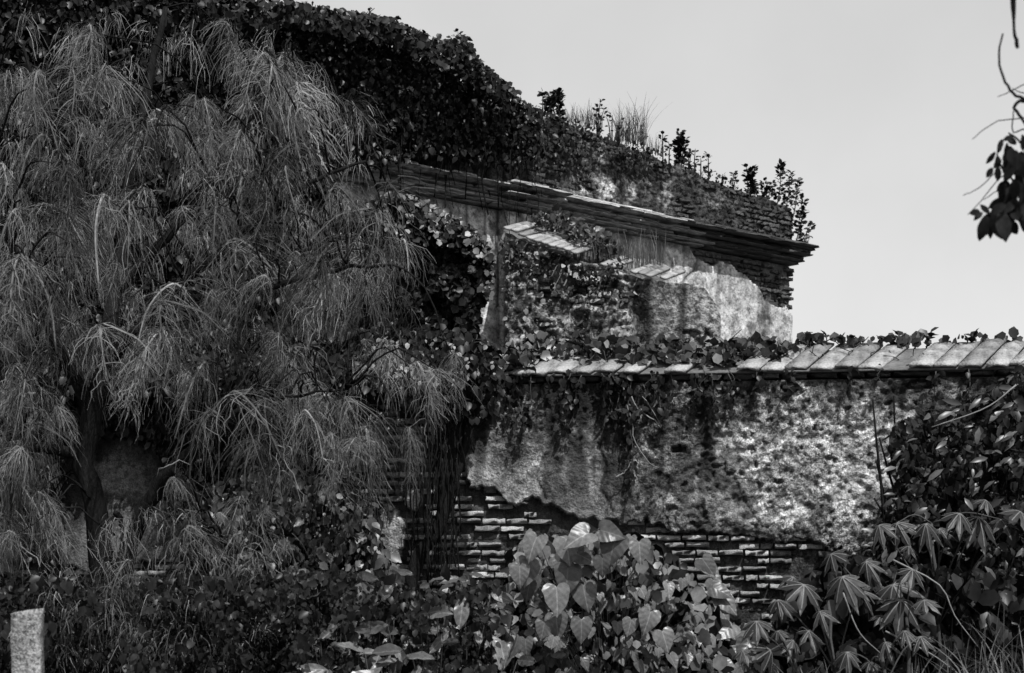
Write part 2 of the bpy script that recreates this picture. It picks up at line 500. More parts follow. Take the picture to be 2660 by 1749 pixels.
BX = [-300, 0, 300, 600, 860, 960, 1100, 1185, 1215, 1290, 1400, 1500, 1640, 1720, 1850, 1950, 2050, 2150, 2300, 2700, 3200]
BY = [1500, 1470, 1480, 1390, 1290, 1085, 1080, 1090, 1262, 1285, 1312, 1345, 1362, 1372, 1395, 1402, 1400, 1425, 1450, 1470, 1470]
def gw_brick_mask(px, py, U, V):
    edge = np.interp(px, BX, BY) + (fbm(U * 5, V * 5, 3, 21) - .5) * 60 + (fbm(U * 28, V * 28, 2, 23) - .5) * 18
    m = py > edge
    # holes broken into the plaster
    for (cx, cy, rx, ry) in ((1765, 1168, 20, 9), (1010, 1100, 70, 60), (2390, 1000, 40, 14), (2050, 1010, 22, 12)):
        d = ((px - cx) / rx) ** 2 + ((py - cy) / ry) ** 2 + (fbm(U * 14, V * 14, 2, 31) - .5) * 1.2
        m |= d < 1
    # bright patch of plaster left standing among the bricks
    for (cx, cy, rx, ry) in ((1020, 1390, 34, 62), (960, 1330, 60, 30), (1075, 1300, 22, 30), (880, 1470, 50, 40)):
        d = ((px - cx) / rx) ** 2 + ((py - cy) / ry) ** 2 + (fbm(U * 14, V * 14, 2, 33) - .5) * 1.2
        m &= ~(d < 1)
    return m

def gw_fn(U, V):
    px, py = GW.px(U, V)
    m = gw_brick_mask(px, py, U, V)
    # plaster relief
    n1 = fbm(U * 3, V * 3, 4, 1); n2 = fbm(U * 15, V * 13, 3, 2); n3 = fbm(U * 30, V * 30, 2, 3); n0 = fbm(U * .9, V * .9, 3, 4)
    rough = sstep(1560, 1800, px) * (1 - sstep(2380, 2480, px)) * sstep(1020, 1120, py) * .6 + .55
    rough = rough + .5 * (1 - sstep(1040, 1180, py))
    low = (sstep(1150, 1240, py) * (1 - sstep(1560, 1700, px)))      # the smooth lower coat
    rough = rough * (1 - .65 * low)
    W = .045 + .05 * (n1 - .5) + (.07 * (n2 - .5) + .03 * (n3 - .5)) * rough
    pit = sstep(.60, .72, n2 * .6 + n3 * .4) * rough
    W -= .05 * pit
    # colour of the lime, bleached where the outer coat has gone, stained elsewhere
    pale = np.exp(-(((px - 2010) / 190) ** 2 + ((py - 1270) / 130) ** 2)) + np.exp(-(((px - 2200) / 230) ** 2 + ((py - 1140) / 110) ** 2)) + .5 * np.exp(-(((px - 1680) / 40) ** 2 + ((py - 1205) / 70) ** 2))
    edge_l = sstep(-30, 30, px - np.interp(py, [900, 1050, 1150, 1250, 1350, 1400], [1900, 1800, 1810, 1900, 1970, 2000]) + (n1 - .5) * 120)
    pale = np.clip(pale, 0, 1.15) * (.25 + .75 * edge_l)
    tone = .12 + .14 * sstep(.35, .65, n1) + .12 * (n0 - .5)
    tone += .10 * low
    tone += pale * (.36 + .18 * sstep(.35, .6, n2))
    mott = sstep(.46, .60, fbm(U * 9, V * 9, 4, 8))
    tone *= .42 + .78 * mott * (1 - .4 * low) + .45 * low
    # black growth streaming down from the coping
    drip = fbm(U * 7, V * .55, 3, 12); d2 = fbm(U * 22, V * 1.2, 2, 13)
    reach = np.interp(px, [800, 1190, 1300, 1700, 1750, 1900, 2300, 2660], [360, 400, 380, 420, 400, 230, 170, 280])
    hgt = (py - 960) / reach
    st = sstep(.05, .30, (drip * .65 + d2 * .35) - .30 - .32 * hgt) * sstep(0, .05, 1.1 - hgt)
    tone *= 1 - .82 * st
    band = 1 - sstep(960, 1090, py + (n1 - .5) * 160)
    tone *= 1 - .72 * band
    run = fbm(U * 5 + n1 * .6, V * .4, 3, 15)
    tone *= 1 - .72 * sstep(.45, .6, run) * (1 - sstep(1800, 1950, px)) * (1 - .5 * sstep(1250, 1330, py))
    # tone darker towards the far end
    tone *= 1 - .55 * sstep(2330, 2420, px + (n1 - .5) * 160)
    for cx, w_, a in ((1345, 16, .6), (1620, 14, .7), (1640, 20, .5), (1718, 12, .75), (1830, 14, .6), (1900, 12, .6), (1480, 10, .5), (1240, 24, .7)):
        tone *= 1 - a * np.exp(-((px - cx + (n1 - .5) * 30) / w_) ** 2) * (1 - sstep(1080, 1290, py))
    tone = tone * (1 - .55 * pit)
    for (xs_, ys_) in (([1560, 1575, 1560, 1590], [1150, 1210, 1270, 1330]), ([1730, 1735, 1722, 1740, 1745], [1230, 1280, 1320, 1350, 1380]), ([1905, 1930, 1985], [1240, 1300, 1370]), ([2200, 2215, 2190], [1000, 1060, 1120]), ([1415, 1400, 1420], [1180, 1240, 1300])):
        cr_ = np.abs(px - np.interp(py, ys_, xs_) + (n1 - .5) * 26 + (n2 - .5) * 10)
        kk = np.exp(-(cr_ / 4) ** 2) * (py > ys_[0]) * (py < ys_[-1]); tone *= 1 - .8 * kk; W -= .02 * kk
    lip = m
    mort = -.05 + .03 * (n2 - .5) + .02 * (n3 - .5)
    W = np.where(lip, mort, W)
    tone = np.where(lip, .02 + .05 * n2, tone)  # recess shade painted into the mortar tone
    tone *= 1.0 - .62 * (1 - sstep(900, 1150, px + (n1 - .5) * 300))  # shade behind the feathery tree put into the wall tone
    g = .45 + .55 * sstep(.38, .6, fbm(U * 1.6, V * 1.6, 3, 77)); g = np.clip(g + .35 * (py < 1120) - .40 * low, .3, 1)
    g = np.maximum(g, np.clip(pale, 0, 1) * .85)
    tone += .13 * np.exp(-(((px - 280) / 110) ** 2 + ((py - 1270) / 130) ** 2)) * sstep(.3, .6, n1)
    return W, np.clip(tone * .9, .012, .50), g

relief('plaster_coat', float(U0), U1, lambda u: u * 0, lambda u: u * 0 + VC - .055, .016, gw_fn, M['plaster'], wall)

bm_gw = brick_meshes(M['brick'], 7)
def gw_keep(px, py, u, v):
    a = np.array([px]); b = np.array([py]); uu = np.array([u]); vv = np.array([v])
    ok = bool(gw_brick_mask(a, b, uu, vv)[0]) and py < 1740
    if 1330 < px < 1640 and py < np.interp(px, BX, BY) + 55 and rnd.random() < .8: return False   # a deep dark band under the plaster lip
    return ok
def gw_prio(s): return (0 if 880 < s[5] < 2150 else 1, s[6])
lay_bricks(GW, wall, float(U0), U1, .02, VC - .1, gw_keep, bm_gw, bl=.235, bh=.044, w=(-.02, .02), miss=.2, limit=260, rest_mat=M['brick'], prio=gw_prio)

# course of projecting bricks right under the coping
u = float(U0)
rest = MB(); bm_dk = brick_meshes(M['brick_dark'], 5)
while u < U1:
    l = rnd.uniform(.20, .33); px, _ = GW.px(u, VC)
    if rnd.random() > .12:
        h = .05 * rnd.uniform(.8, 1.15); w = .055 + rnd.uniform(-.02, .03)
        me = rnd.choice(bm_dk)
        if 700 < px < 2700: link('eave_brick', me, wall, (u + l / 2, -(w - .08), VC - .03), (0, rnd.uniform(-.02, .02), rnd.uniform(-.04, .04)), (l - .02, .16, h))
        else: rest.add(*[a for a in (lambda q: (q[0] * 1.0, q[1]))(box(u, u + l - .02, -w, .08, VC - .055, VC - .008))])
    u += l
tag(link('eave_brickwork', rest.mesh('eave_brickwork', M['brick_dark']), wall), kind='stuff')

# sloping bed and slanted tiles
RISE, DEEP = .25, .46
bed = MB()
bed.add(np.array([L(a, b, c) for a in (float(U0), U1) for (b, c) in ((VC - .01, .09), (VC + .005, .095), (VC + RISE - .02, -.36), (VC + .02, -.80), (VC - .01, -.80))]),
        np.array([(0, 5, 6, 1), (1, 6, 7, 2), (2, 7, 8, 3), (3, 8, 9, 4), (4, 9, 5, 0), (0, 1, 2, 2), (0, 2, 4, 4), (2, 3, 4, 4), (5, 7, 6, 6), (5, 9, 7, 7), (7, 9, 8, 8)]))
link('coping_bed', bed.mesh('coping_bed', M['core']), wall)
def tile_mesh(k, wd=.197, skew=.29):
    V = []
    for z, o in ((0, 0), (.03, 0)):
        for s in np.linspace(0, 1, 4):
            for c in (-.5, 0, .5):
                u = c * wd + s * skew + rng.normal(0, .004)
                v = s * RISE + z + rng.normal(0, .004) + .004 * math.cos(c * 6)
                w = .125 - s * .49
                V.append(L(u, v, w))
    F = []
    for i in range(3):
        for j in range(2):
            a = i * 3 + j
            F.append((a, a + 3, a + 4, a + 1)); F.append((12 + a, 12 + a + 1, 12 + a + 4, 12 + a + 3))
    for j in range(2):
        F.append((j, j + 1, 13 + j, 12 + j)); F.append((9 + j, 21 + j, 22 + j, 10 + j))
    for i in range(3):
        a = i * 3; F.append((a, 12 + a, 15 + a, 3 + a)); b = a + 2; F.append((b, b + 3, b + 15, b + 12))
    mb = MB(); mb.add(V, F); return mb.mesh('tile', M['tile'])
tiles = [tile_mesh(k) for k in range(5)]
u = float(U0)
while u < U1:
    px, _ = GW.px(u, VC)
    gone = rnd.random() < (.40 if 1600 < px < 2040 else .08)
    if not gone:
        link('tile', rnd.choice(tiles), wall, (u, rnd.uniform(-.035, .035), VC + rnd.uniform(0, .02)), (rnd.uniform(-.03, .04), rnd.uniform(-.03, .03), rnd.uniform(-.05, .05)), (rnd.uniform(.88, 1.0), 1, 1))
    u += .208

# =================================================================== TALL BUILDING
bld = BW.empty('ruined_building', label='tall ruined building with stained plaster, stepped cornice and raking parapet', cat='building')
ue, _ = BW.hit(2060, 800)
ue = 0.0
cor_top = [BW.hit(x, y)[1] for x, y in ((1300, 484), (1500, 526), (1700, 566))]
CT = float(np.mean(cor_top)); CB = float(np.mean([BW.hit(x, y)[1] for x, y in ((1300, 538), (1500, 582), (1700, 622), (1900, 664))]))
UL = -14.0
def par_top(u):
    px = np.clip(CX + FPX * (BW.o[0] + u * BW.d[0]) / (BW.o[1] + u * BW.d[1]), -2000, 2100)
    y = np.interp(px, [-400, 0, 400, 700, 860, 1300, 1370, 1496, 1620, 1750, 1950, 2040, 2060], [-420, -250, -90, 20, 45, 250, 280, 325, 377, 425, 505, 535, 552])
    Z = BW.o[1] + u * BW.d[1]
    v = EYE + (HY - y) / FPX * Z
    return v + (fbm(u * 4, u * 0 + 3, 3, 5) - .5) * .09
# cores
mb = MB(); mb.add(*box(UL, ue - .03, .13, .9, 0, CB)); 
us = np.linspace(UL, ue - .06, 80); pt = par_top(us) - .04
Vc = np.array([L(u_, z_, w_) for u_, t_ in zip(us, pt) for (z_, w_) in ((CT - .02, -.14), (t_, -.14), (t_ + .02, -.62), (CT - .02, -.62))])
Fc = np.array([(i * 4 + a, i * 4 + 4 + a, i * 4 + 4 + (a + 1) % 4, i * 4 + (a + 1) % 4) for i in range(79) for a in range(4)] + [(0, 1, 2, 3), (316, 319, 318, 317)])
mb.add(Vc, Fc)
link('wall_core', mb.mesh('wall_core', M['core']), bld)

CXB = [1600, 1770, 1800, 1850, 1900, 1930, 1960, 1985, 2010, 2040, 2075, 2200]
CYB = [500, 600, 665, 690, 690, 720, 740, 790, 795, 790, 835, 850]
def bw_brick_mask(px, py, U, V):
    edge = np.interp(px, CXB, CYB) + (fbm(U * 3, V * 3, 3, 41) - .5) * 36
    m = (py < edge) & (px > 1760)
    d = ((px - 1345) / 30) ** 2 + ((py - 547) / 12) ** 2
    return m
def bw_fn(U, V):
    px, py = BW.px(U, V)
    m = bw_brick_mask(px, py, U, V)
    n0 = fbm(U * .8, V * .8, 3, 51); n1 = fbm(U * 2.5, V * 2.5, 4, 52); n2 = fbm(U * 9, V * 9, 3, 53)
    W = .03 + .03 * (n1 - .5) + .02 * (n2 - .5)
    tone = .36 + .18 * (n1 - .5) + .16 * (n0 - .5)
    st = fbm(U * 4, V * .5, 3, 54)
    tone *= 1 - .55 * sstep(.50, .70, st) * (.35 + .65 * (1 - sstep(CB - 2.2, CB, V) * 0))
    damp = sstep(.5, .66, n1 * .6 + n2 * .4)
    tone *= 1 - .45 * damp
    tone *= 1 - .55 * sstep(CB - .16, CB, V + (n1 - .5) * .2)  # shade under the cornice painted into the plaster tone
    # thin flaked dark patch around the long crack
    crack = np.abs(px - np.interp(py, [600, 680, 705, 720, 760], [1806, 1810, 1800, 1780, 1760]) + (n2 - .5) * 8)
    k = np.exp(-(crack / 6) ** 2) * (py < 745) * (py > 590)
    tone *= 1 - .85 * k; W -= .03 * k
    for cx, y0, y1, w_, a in ((1990, 690, 830, 7, .75), (1816, 630, 745, 9, .5), (1288, 500, 800, 5, .85), (1208, 520, 600, 5, .8), (1255, 530, 640, 4, .8), (1375, 540, 640, 6, .5)):  # streak along the pilaster edge is its shade side, painted
        tone *= 1 - a * np.exp(-((px - cx + (n1 - .5) * 8) / w_) ** 2) * (py > y0) * (py < y1)
    # rough dark weeds stain beside the buttress
    tone *= 1 - .45 * sstep(.35, .7, fbm(U * 6, V * 3, 3, 57)) * (px > 1390) * (px < 1700)
    pale = np.exp(-(((px - 1310) / 30) ** 2 + ((py - 880) / 45) ** 2)) + .6 * np.exp(-(((px - 1790) / 60) ** 2 + ((py - 760) / 80) ** 2))  # first term paints the lit wedge beside the pilaster
    tone += .2 * pale
    W = np.where(m, -.03 + .03 * (n2 - .5), W); tone = np.where(m, .04 + .04 * n2, tone)
    # eroded right-hand arris
    W -= .03 * sstep(-.10 + .06 * (n2 - .5), 0, U)
    return W, np.clip(tone, .02, .6)
relief('plaster_coat', UL, ue, lambda u: u * 0, lambda u: u * 0 + CB, .022, bw_fn, M['bplaster'], bld)

def pa_fn(U, V):
    px, py = BW.px(U, V)
    n0 = fbm(U * 1.2, V * 1.6, 3, 61); n1 = fbm(U * 4, V * 4, 4, 62); n2 = fbm(U * 14, V * 20, 3, 63)
    W = .0 + .07 * (n1 - .5) + .06 * (n2 - .5)
    crust = sstep(.52, .60, n0 + (n1 - .5) * .4)
    tone = .035 + .07 * sstep(.45, .65, n1)
    for cx, cy, rx, ry in ((1570, 470, 34, 70), (1585, 510, 26, 40), (1655, 490, 30, 26), (1725, 510, 22, 40), (1860, 530, 26, 16), (1500, 500, 30, 16)):
        d = np.exp(-(((px - cx) / rx) ** 2 + ((py - cy) / ry) ** 2)); tone += .34 * d * sstep(.35, .6, n2 * .5 + n1 * .5); W += .02 * d
    st = fbm(U * 5, V * .6, 3, 64)
    tone *= 1 - .75 * sstep(.42, .6, st)
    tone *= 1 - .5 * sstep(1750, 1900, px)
    return W, np.clip(tone, .02, .5)
relief('parapet_face', UL, ue, lambda u: u * 0 + CT - .01, lambda u: par_top(u), .024, pa_fn, M['rubble'], bld)
# parapet bricks and corner bricks
bm_b = brick_meshes(M['brick_dark'], 6, chip=.1)
def b_keep1(px, py, u, v):
    if v > CT:
        if v > float(par_top(np.array([u]))[0]) - .05 or px < 1330: return False
        return vn(np.array([u * 1.7]), np.array([v * 2.4]), 71)[0] > .42 or px > 1880
    return v < CB - .03 and bool(bw_brick_mask(np.array([px]), np.array([py]), np.array([u]), np.array([v]))[0])
lay_bricks(BW, bld, UL, ue - .004, 2.9, CT + 2.0, b_keep1, bm_b, w=(.0, .035), miss=.08, limit=290, rest_mat=M['brick_dark'], prio=lambda s: (s[6] < 600, -s[5]))

# cornice: seven stepped courses, brick by brick; each course stands further out
courses = [(.06, .07), (.045, .15), (.085, .12), (.04, .24), (.085, .20), (.05, .36), (.06, .30)]
tot = sum(h for h, _ in courses); sc = (CT - CB) / tot
v = CB
bm_c = brick_meshes(M['cornice'], 7, chip=.035, name='cornice_brick')
long_rest = MB(); bm_cd = brick_meshes(M['brick_dark'], 4, chip=.04, name='cornice_brick')
for ci, (h, pr) in enumerate(courses):
    h *= sc
    u = UL
    pil0, pil1 = BW.hit(1255, 500)[0], BW.hit(1395, 500)[0]
    pilo, pili = float(pil0), float(pil1)
    end = ue + min(pr, .30) * .9 - .02 * (ci % 2)
    while u < end - .02:
        l = min(rnd.uniform(.35, 1.0), end - u)
        px, _ = BW.px(u, v)
        w = pr + (.12 if pilo < u < pili else 0) + rnd.uniform(-.006, .006)
        broken = (1330 < px < 1420 and ci > 2 and rnd.random() < .55) or (px < 1330 and rnd.random() < .16 and ci > 1) or (px > 1800 and rnd.random() < .10)
        if broken: w -= rnd.uniform(.06, .14)
        hh = h * (.96 if rnd.random() > .1 else .85)
        if px > 880:
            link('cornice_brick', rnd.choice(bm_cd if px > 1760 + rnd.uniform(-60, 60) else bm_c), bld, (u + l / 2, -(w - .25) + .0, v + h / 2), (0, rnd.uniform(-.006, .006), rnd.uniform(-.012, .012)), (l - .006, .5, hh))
        else:
            long_rest.add(*box(u, u + l - .006, -w, .3, v, v + hh))
        u += l
    v += h
tag(link('cornice_brickwork', long_rest.mesh('cornice_brickwork', M['cornice']), bld), kind='stuff')
# pilaster below the forward break of the cornice
a0, a1 = float(BW.hit(1291, 700)[0]), float(BW.hit(1392, 700)[0])
def pil_fn(U, V):
    px, py = BW.px(U, V)
    n1 = fbm(U * 4, V * 4, 4, 91); n2 = fbm(U * 14, V * 14, 2, 92)
    t = .40 + .3 * (n1 - .5); t *= 1 - .6 * sstep(.5, .62, fbm(U * 9, V * .8, 3, 93))
    return .13 + .02 * (n1 - .5) + .01 * n2, np.clip(t, .05, .6)
relief('pilaster', a0, a1, lambda u: u * 0, lambda u: u * 0 + CB - .004, .03, pil_fn, M['bplaster'], bld, back=0.0)

# =================================================================== RAKING BUTTRESS
rk = RK.empty('raking_buttress', label='sloping brick buttress with broken tiles, rising behind the garden wall', cat='buttress')
ra = float(RK.hit(1308, 700)[0]); rb = float(RK.hit(1874, 700)[0])
def rk_top(u):
    px = CX + FPX * u / RK.o[1]
    y = np.interp(px, [1300, 1312, 1490, 1560, 1600, 1673, 1760, 1798, 1830, 1855, 1868, 1880], [598, 604, 664, 690, 700, 726, 735, 735, 752, 782, 815, 860])
    return EYE + (HY - y) / FPX * RK.o[1] + (fbm(u * 8, u * 0, 2, 99) - .5) * .05
def rk_fn(U, V):
    px, py = RK.px(U, V)
    n0 = fbm(U * 1.5, V * 1.5, 3, 101); n1 = fbm(U * 5, V * 6, 4, 102); n2 = fbm(U * 14, V * 18, 3, 103)
    pl = sstep(1650, 1665, px + (n1 - .5) * 50) * (1 - .9 * ((px > 1770) & (px < 1850) & (py > 860) & (n1 > .45)))
    W = .02 + .16 * (n1 - .5) * (1 - pl) + .10 * (n2 - .5) * (1 - .9 * pl) + .05 * pl
    tone = (.10 + .26 * sstep(.48, .64, n1 * .5 + n2 * .5)) * (1 - pl) + pl * (.24 + .25 * (n1 - .5))
    tone += pl * .10 * sstep(1780, 1830, px)
    hole = np.exp(-(((px - 1450) / 36) ** 2 + ((py - 690) / 50) ** 2)) + np.exp(-(((px - 1505) / 60) ** 2 + ((py - 735) / 24) ** 2)) + .7 * np.exp(-(((px - 1660) / 18) ** 2 + ((py - 830) / 70) ** 2))
    hole = np.clip(hole, 0, 1)
    W -= .24 * hole; tone *= 1 - .85 * hole; tone *= .78  # recess blackness is painted into the holes as well as cut
    for cx, w_, a in ((1683, 16, .8), (1775, 9, .85), (1725, 10, .3), (1873, 6, .7)):  # outermost streak paints the shaded edge of the buttress end
        tone *= 1 - a * np.exp(-((px - cx + (n1 - .5) * 10) / w_) ** 2)
    tone *= 1 - .5 * sstep(.5, .65, fbm(U * 8, V * .8, 3, 107))
    return W, np.clip(tone, .02, .5)
relief('rubble_face', ra, rb, lambda u: u * 0 + 1.5, rk_top, .02, rk_fn, M['rubble'], rk, back=-.3)
us = np.linspace(ra, rb - .06, 40); tp = rk_top(us) - .05
Vc = np.array([L(u_, z_, w_) for u_, t_ in zip(us, tp) for (z_, w_) in ((0, -.18), (t_, -.18), (t_ + .24 * float(1 - sstep(1.75, 2.0, u_)), -.62), (0, -.62))])
Fc = np.array([(i * 4 + a, i * 4 + 4 + a, i * 4 + 4 + (a + 1) % 4, i * 4 + (a + 1) % 4) for i in range(39) for a in range(4)] + [(0, 1, 2, 3), (156, 159, 158, 157)])
mb = MB(); mb.add(Vc, Fc); mb.add(*box(ra, rb - .05, .02, .6, 0, 1.52))
link('buttress_core', mb.mesh('buttress_core', M['core']), rk)
bm_r = brick_meshes(M['cornice'], 3, chip=.14) + brick_meshes(M['brick_dark'], 4, chip=.14)
def rk_keep(px, py, u, v):
    if px > 1650: return False
    if v > float(rk_top(np.array([u]))[0]) - .06: return False
    return vn(np.array([u * 3.1]), np.array([v * 3.4]), 111)[0] > .40 and ((px - 1450) / 40) ** 2 + ((py - 690) / 60) ** 2 > 1
lay_bricks(RK, rk, ra + .02, rb, 2.9, 5.2, rk_keep, bm_r, bl=.22, w=(-.01, .06), miss=.2, limit=280, rest_mat=M['brick'])
# tiles on the rake
slope = math.atan2(float(rk_top(np.array([ra + .1]))[0] - rk_top(np.array([rb - .5]))[0]), rb - .5 - ra - .1)
def rtile(k):
    V = []
    for z in (0, .03):
        for s in (0, .5, 1):
            for c in (-.5, .5):
                V.append(L(c * .080 + s * .22 + rng.normal(0, .003), s * .235 + z + rng.normal(0, .004), .10 - s * .46))
    F = [(0, 2, 3, 1), (2, 4, 5, 3), (6, 7, 9, 8), (8, 9, 11, 10), (0, 1, 7, 6), (4, 10, 11, 5), (0, 6, 8, 2), (2, 8, 10, 4), (1, 3, 9, 7), (3, 5, 11, 9)]
    mb = MB(); mb.add(V, F); return mb.mesh('tile', M['tile'])
rts = [rtile(k) for k in range(4)]
u = ra + .03
while u < rb - .3:
    px, _ = RK.px(u, 5)
    if px < 1500 or (1640 < px < 1730 and rnd.random() > .1) or (1560 < px < 1640 and rnd.random() > .3):
        link('tile', rnd.choice(rts), rk, (u, rnd.uniform(-.02, .01), float(rk_top(np.array([u]))[0]) + rnd.uniform(-.01, .012)), (0, slope + rnd.uniform(-.03, .03), rnd.uniform(-.03, .03)))
    u += .088

# =================================================================== FOLIAGE BUILDERS
def cloud(name, parent, mt, poly, n, Z, size, tpl, face=(0, -1, .6), spread=.6, tip=(0, -.3, -1), ts=.6, clump=0.5, seed=1, zfun=None, kind='stuff', extra=None):
    p = sample_poly(poly, n, clump=clump, seed=seed)
    if zfun is not None: z = zfun(p[:, 0], p[:, 1]) - rng.uniform(0, 1, n) * (Z[1] - Z[0])
    else:
        z = rng.uniform(Z[0], Z[1], n) + (fbm(p[:, 0] / 60, p[:, 1] / 60, 2, seed) - .5) * (Z[1] - Z[0]) * 1.2
    pos = PP(p, z)
    tp, nr = leaf_dirs(n, face, spread, tip, ts)
    s = size[0] * .75 + (size[1] * 1.2 - size[0] * .75) * rng.uniform(0, 1, n) ** 1.7
    V, F = place_leaves(pos, tp, nr, s, tpl)
    if extra is not None:
        V2, F2 = extra; F = np.vstack([F, F2 + len(V)]); V = np.vstack([V, V2])
    o = link(name, mesh_np(name, V, F, mt), parent)
    if kind: tag(o, kind=kind)
    return pos

def stems_mesh(name, parent, mt, root, targets, r0=.02, sides=4, sag=.15, npt=7):
    mb = MB()
    for t in targets:
        a = np.array(root, float); b = np.array(t, float)
        m = (a + b) / 2 + rng.normal(0, sag, 3)
        m2 = a * .25 + b * .75 + rng.normal(0, sag * .5, 3)
        pth = smooth_path([a, m, m2, b], npt)
        mb.add(*tube(pth, np.linspace(r0, r0 * .3, npt), sides))
    return tag(link(name, mb.mesh(name, mt, True), parent), kind='stuff' if name == 'stem' else None)

def wall_z(frame, w=0.0):
    o = frame.o + frame.n * w
    def f(px, py):
        k = (px - CX) / FPX
        u = (k * o[1] - o[0]) / (frame.d[0] - k * frame.d[1])
        return o[1] + u * frame.d[1]
    return f

# ---- creeper over the parapet of the building
cr = empty('ivy_creeper', (-4, 15, 0), label='thick dark ivy smothering the high end of the parapet', cat='ivy')
cr.location = (0, 0, 0)
top_poly = [(-60, -60), (560, -60), (580, -10), (640, 2), (700, 10), (760, 12), (800, 30), (850, 26), (900, 48), (930, 44), (980, 62), (1020, 58), (1050, 88), (1080, 92), (1120, 118), (1150, 120), (1175, 112), (1205, 108), (1225, 150), (1262, 190), (1300, 215), (1330, 235), (1345, 250), (1400, 280), (1420, 330), (1390, 400), (1330, 440), (1250, 420), (1100, 400), (980, 430), (850, 460), (600, 480), (300, 560), (-60, 600)]
cloud('foliage', cr, M['ivy'], top_poly, 46000, (0, .5), (.045, .09), tpl_small(), zfun=wall_z(BW, .10), clump=.35, spread=.75, face=(.3, -1, .7), seed=3)
rim = [(500, -30), (640, -14), (700, -4), (760, 0), (850, 14), (930, 30), (1020, 44), (1080, 74), (1150, 104), (1210, 92), (1230, 134), (1300, 200), (1345, 236), (1300, 260), (1200, 200), (1100, 150), (1000, 100), (800, 70), (500, 60)]
cloud('rim_foliage', cr, M['ivy'], rim, 3200, (0, .9), (.05, .09), tpl_round(), zfun=wall_z(BW, .25), clump=.6, seed=4, face=(.2, -1, 1.1))
cloud('painted_lit_leaves', cr, M['pale'], rim, 380, (.3, .5), (.035, .07), tpl_small(), zfun=lambda a, b: wall_z(BW, .35)(a, b), clump=.9, seed=5, face=(0, -1, .9), spread=.8)  # glints on the ivy imitated by a paler leaf colour
cloud('scattered_leaves', cr, M['ivy_mid'], top_poly, 1500, (0, .06), (.04, .08), tpl_small(), zfun=wall_z(BW, .16), clump=.95, seed=7, face=(0, -1, .9), spread=.8)
cloud('straggling_foliage', cr, M['ivy'], [(1380, 270), (1500, 318), (1640, 380), (1760, 430), (1700, 440), (1640, 450), (1600, 420), (1560, 410), (1520, 500), (1480, 400), (1450, 520), (1420, 420), (1390, 470)], 450, (-.02, .16), (.04, .08), tpl_small(), zfun=wall_z(BW, .06), clump=.9, seed=8)
pw_ = empty('parapet_weeds', label='untidy mat of low weeds creeping along the bare top of the parapet', cat='weeds')
mt_ = [(1390, 282), (1496, 318), (1620, 368), (1750, 402), (1950, 495), (2040, 525), (2050, 560), (1950, 525), (1750, 440), (1620, 395), (1496, 345), (1390, 310)]
cloud('foliage', pw_, M['ivy'], mt_, 420, (-.45, .1), (.03, .07), tpl_small(), zfun=wall_z(BW, -.1), clump=.9, seed=31, tip=(0, 0, 1), ts=.7)
# leaf curtain added to darken the wall behind the feathery tree
cur = empty('dark_backing_curtain', label='dark leaf curtain added to blacken the building wall behind the feathery tree', cat='creeper')
cloud('foliage', cur, M['ivy'], [(-60, 480), (400, 440), (820, 450), (905, 500), (980, 600), (1000, 900), (700, 1000), (-60, 1010)], 26000, (0, .5), (.05, .10), tpl_small(), zfun=wall_z(BW, .12), clump=.3, seed=6)
mb = MB()
for i in range(90):
    x = rnd.uniform(700, 1400); y0 = np.interp(x, [700, 1400], [120, 330]) + rnd.uniform(0, 120)
    Z = float(wall_z(BW, rnd.uniform(.12, .5))(np.array([x]), 0)[0]); ln_ = rnd.uniform(60, 260)
    pts = [P(x + rnd.uniform(-14, 14), y0 + ln_ * t, Z + rnd.uniform(-.05, .05)) for t in (0, .3, .6, 1)]
    mb.add(*tube(smooth_path(pts, 7), rnd.uniform(.004, .010), 3))
tag(link('hanging_stem', mb.mesh('hanging_stem', M['bark']), cr), kind='stuff')

# ---- broadleaf tree in front of the building
bt = empty('broadleaf_tree', tuple(P(1120, 1350, 14.9) * (1, 1, 0)), label='dark rounded broadleaf tree with glossy leaves between the feathery tree and building', cat='tree')
bt.location = (0, 0, 0)
bz = [14.6, 15.8]
cloud('crown', bt, M['ivy'], [(960, 520), (1040, 505), (1100, 530), (1160, 560), (1210, 590), (1245, 620), (1268, 660), (1275, 720), (1262, 770), (1240, 800), (1235, 850), (1240, 900), (1200, 960), (1000, 960), (900, 800), (900, 600)], 24000, (14.5, 15.1), (.05, .09), tpl_round(), clump=.0, seed=9, spread=.8)
cloud('painted_lit_leaves', bt, M['pale'], [(985, 500), (1040, 492), (1100, 515), (1160, 545), (1215, 575), (1255, 610), (1276, 660), (1284, 720), (1272, 770), (1240, 740), (1210, 660), (1120, 620), (1000, 600)], 160, (14.2, 14.6), (.04, .075), tpl_round(), clump=.9, seed=11, face=(-.2, -1, 1))  # crown highlights put into a paler leaf colour
cloud('outer_crown', bt, M['ivy_mid'], [(985, 500), (1040, 492), (1100, 515), (1160, 545), (1215, 575), (1255, 610), (1276, 660), (1284, 720), (1272, 770), (1240, 740), (1210, 660), (1120, 620), (1000, 600)], 500, (14.3, 14.9), (.05, .085), tpl_round(), clump=.9, seed=10, face=(.1, -1, .9), spread=.5)  # brighter leaf colour paints the highlight ring of the crown
stems_mesh('trunk', bt, M['bark'], (P(1120, 0, 15.3)[0], 15.3, 0), [P(x, y, 15.2) for x, y in ((1100, 620), (1180, 680), (1000, 640), (1220, 800), (1060, 800))], .07, 6, .2, 9)

